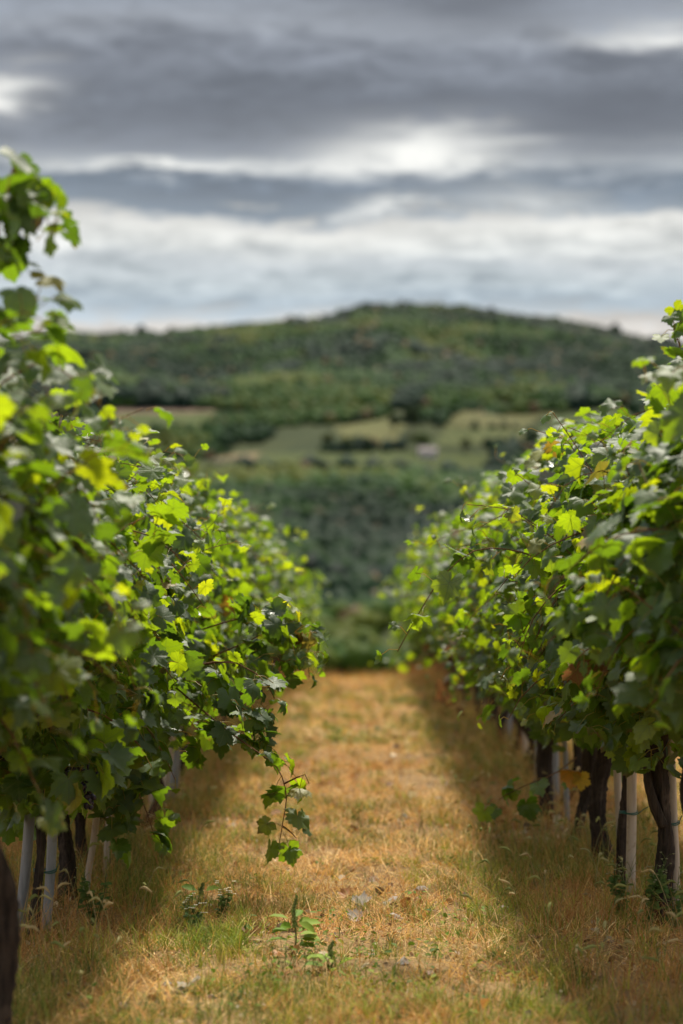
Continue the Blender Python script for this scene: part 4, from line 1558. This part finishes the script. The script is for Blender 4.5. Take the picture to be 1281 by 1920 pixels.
def upright_leaf(px, py, h, label, col, seed):
    """single broad blade leaf"""
    r = np.random.default_rng(seed)
    p = land(px, py)
    n = 9
    q = np.linspace(0, 1, n)
    w = .16 * h * np.sin(np.pi * np.clip(q * .92 + .08, 0, 1)) ** .8
    cx = p + np.stack([.12 * h * q ** 2, 0 * q, h * q], -1)
    V = np.stack([cx - np.stack([w, .3 * w, 0 * w], -1), cx + (0, .006, 0), cx + np.stack([w, -.3 * w, 0 * w], -1)], 1).reshape(-1, 3)
    T = []
    for k in range(n - 1):
        for c in range(2):
            i = k * 3 + c
            T += [(i, i + 1, i + 4), (i, i + 4, i + 3)]
    s = Soup()
    s.add(V, np.array(T), col)
    ob('dock_leaf', s.mesh('dock_leaf', M_GRASS, p), None, p, label, 'leaf', 'single broad leaves standing on the path')


upright_leaf(516, 1892, .062, 'single bright green pointed leaf standing upright at the bottom of the path', (.15, .21, .04), 1)
upright_leaf(457, 1775, .055, 'dark green upright leaf beside the dry foreground litter', (.05, .10, .035), 2)
upright_leaf(738, 1838, .04, 'small green leaf standing right of the foreground weeds', (.10, .17, .04), 3)
upright_leaf(1060, 1560, .05, 'small yellowish leaf on a stalk in the grass below the right row', (.25, .24, .06), 4)


def fallen(px, py, size, col, label, seed, flat=.5):
    r = np.random.default_rng(seed)
    p = land(px, py)
    s = Soup()
    nr = np.array([[r.normal(0, .35), r.normal(-.15, .35), 1.0]])
    tp = np.array([[math.cos(seed * 2.1), math.sin(seed * 2.1), .0]])
    k0 = s.nv
    add_leaves(s, r, np.array([p + (0, 0, .022)]), nr, tp, np.array([size * .8]), np.array([col]), 0)
    V = s.V[-1]
    loc = V - (p + (0, 0, .022))
    loc[:, 2] += .9 * (np.linalg.norm(loc[:, :2], axis=1) ** 2) / size * r.choice([-1.0, 1.3]) * r.uniform(.7, 1.2)
    s.V[-1] = np.maximum(loc, [-9, -9, -.018]) + p + (0, 0, .022)
    ob('fallen_leaf', s.mesh('fallen_leaf', M_DEAD, p), None, p, label, 'leaf', 'dead vine leaves lying on the alley')


M_DEAD = grass_mat("dead_leaf", 0.15)
PALE, BRN, ORG = (.34, .29, .24), (.20, .115, .06), (.38, .17, .05)
for q, (px, py, sz, col, lab) in enumerate([
        (676, 1700, .11, PALE, 'pale grey curled vine leaf, leftmost of the dead leaves in the middle of the path'),
        (727, 1692, .10, PALE, 'pale dead leaf right of the leftmost one in the middle of the path'),
        (664, 1722, .08, PALE, 'small pale dead leaf lying lowest in the middle of the path'),
        (790, 1668, .08, PALE, 'pale dead leaf farthest right in the middle of the path'),
        (745, 1722, .07, PALE, 'little pale leaf under the cluster of dead leaves'),
        (650, 1680, .09, ORG, 'orange dead leaf left of the pale cluster on the path'),
        (808, 1842, .075, BRN, 'curled brown leaf lying alone in the right foreground'),
        (755, 1822, .06, PALE, 'grey leaf scrap near the green seedlings in the foreground'),
        (470, 1778, .09, BRN, 'brown curled leaf beside the tall seed spike'),
        (520, 1812, .08, ORG, 'reddish leaf at the foot of the tall seed spike'),
        (310, 1760, .07, ORG, 'orange leaf in the grass left of the path'),
        (224, 1905, .09, BRN, 'dark brown upright curled leaf at the bottom edge of the photo'),
        (590, 1770, .07, ORG, 'orange leaf right of the tall seed spike'),
        (700, 1640, .08, BRN, 'brown leaf on the path beyond the pale cluster'),
        (430, 1560, .09, BRN, 'blurred brown leaf near the left vines'),
        (760, 1545, .09, PALE, 'blurred pale leaf far along the path'),
        (350, 1870, .10, PALE, 'pale leaf pressed against the stones in the left foreground'),
        (1000, 1775, .06, BRN, 'brown leaf in the shaded grass below the right row')]):
    fallen(px, py, sz, np.array(col), lab, 40 + q)


def stone(px, py, s, label, seed):
    V, T = ico(3)
    r = np.random.default_rng(seed)
    f = 1 + .25 * vnoise(V[:, 0] * 2 + seed, V[:, 1] * 2, 3) + .14 * vnoise(V[:, 0] * 5, V[:, 2] * 5 + seed, 4) + .05 * r.normal(0, 1, len(V))
    V = V * f[:, None] * np.array([1, .7, .45]) * s
    p = land(px, py)
    S = Soup()
    S.add(V + p + (0, 0, s * .2), T)
    ob('stone', S.mesh('stone', M_STONE, p, smooth=False), None, p, label, 'stone', 'stones and clods in the left foreground')


stone(340, 1872, .034, 'largest grey stone half sunk in the left foreground litter', 1)
stone(312, 1852, .020, 'flat stone behind the largest one in the left foreground', 2)
stone(398, 1882, .018, 'small stone right of the largest one in the left foreground', 3)
stone(120, 1840, .02, 'dark clod lying in the grass near the lower left corner', 4)
stone(1140, 1772, .018, 'small dark clod in the grass below the right row', 5)

print('objects', len(bpy.data.objects), 'tris', sum(len(o.data.polygons) for o in bpy.data.objects if o.type == 'MESH'))
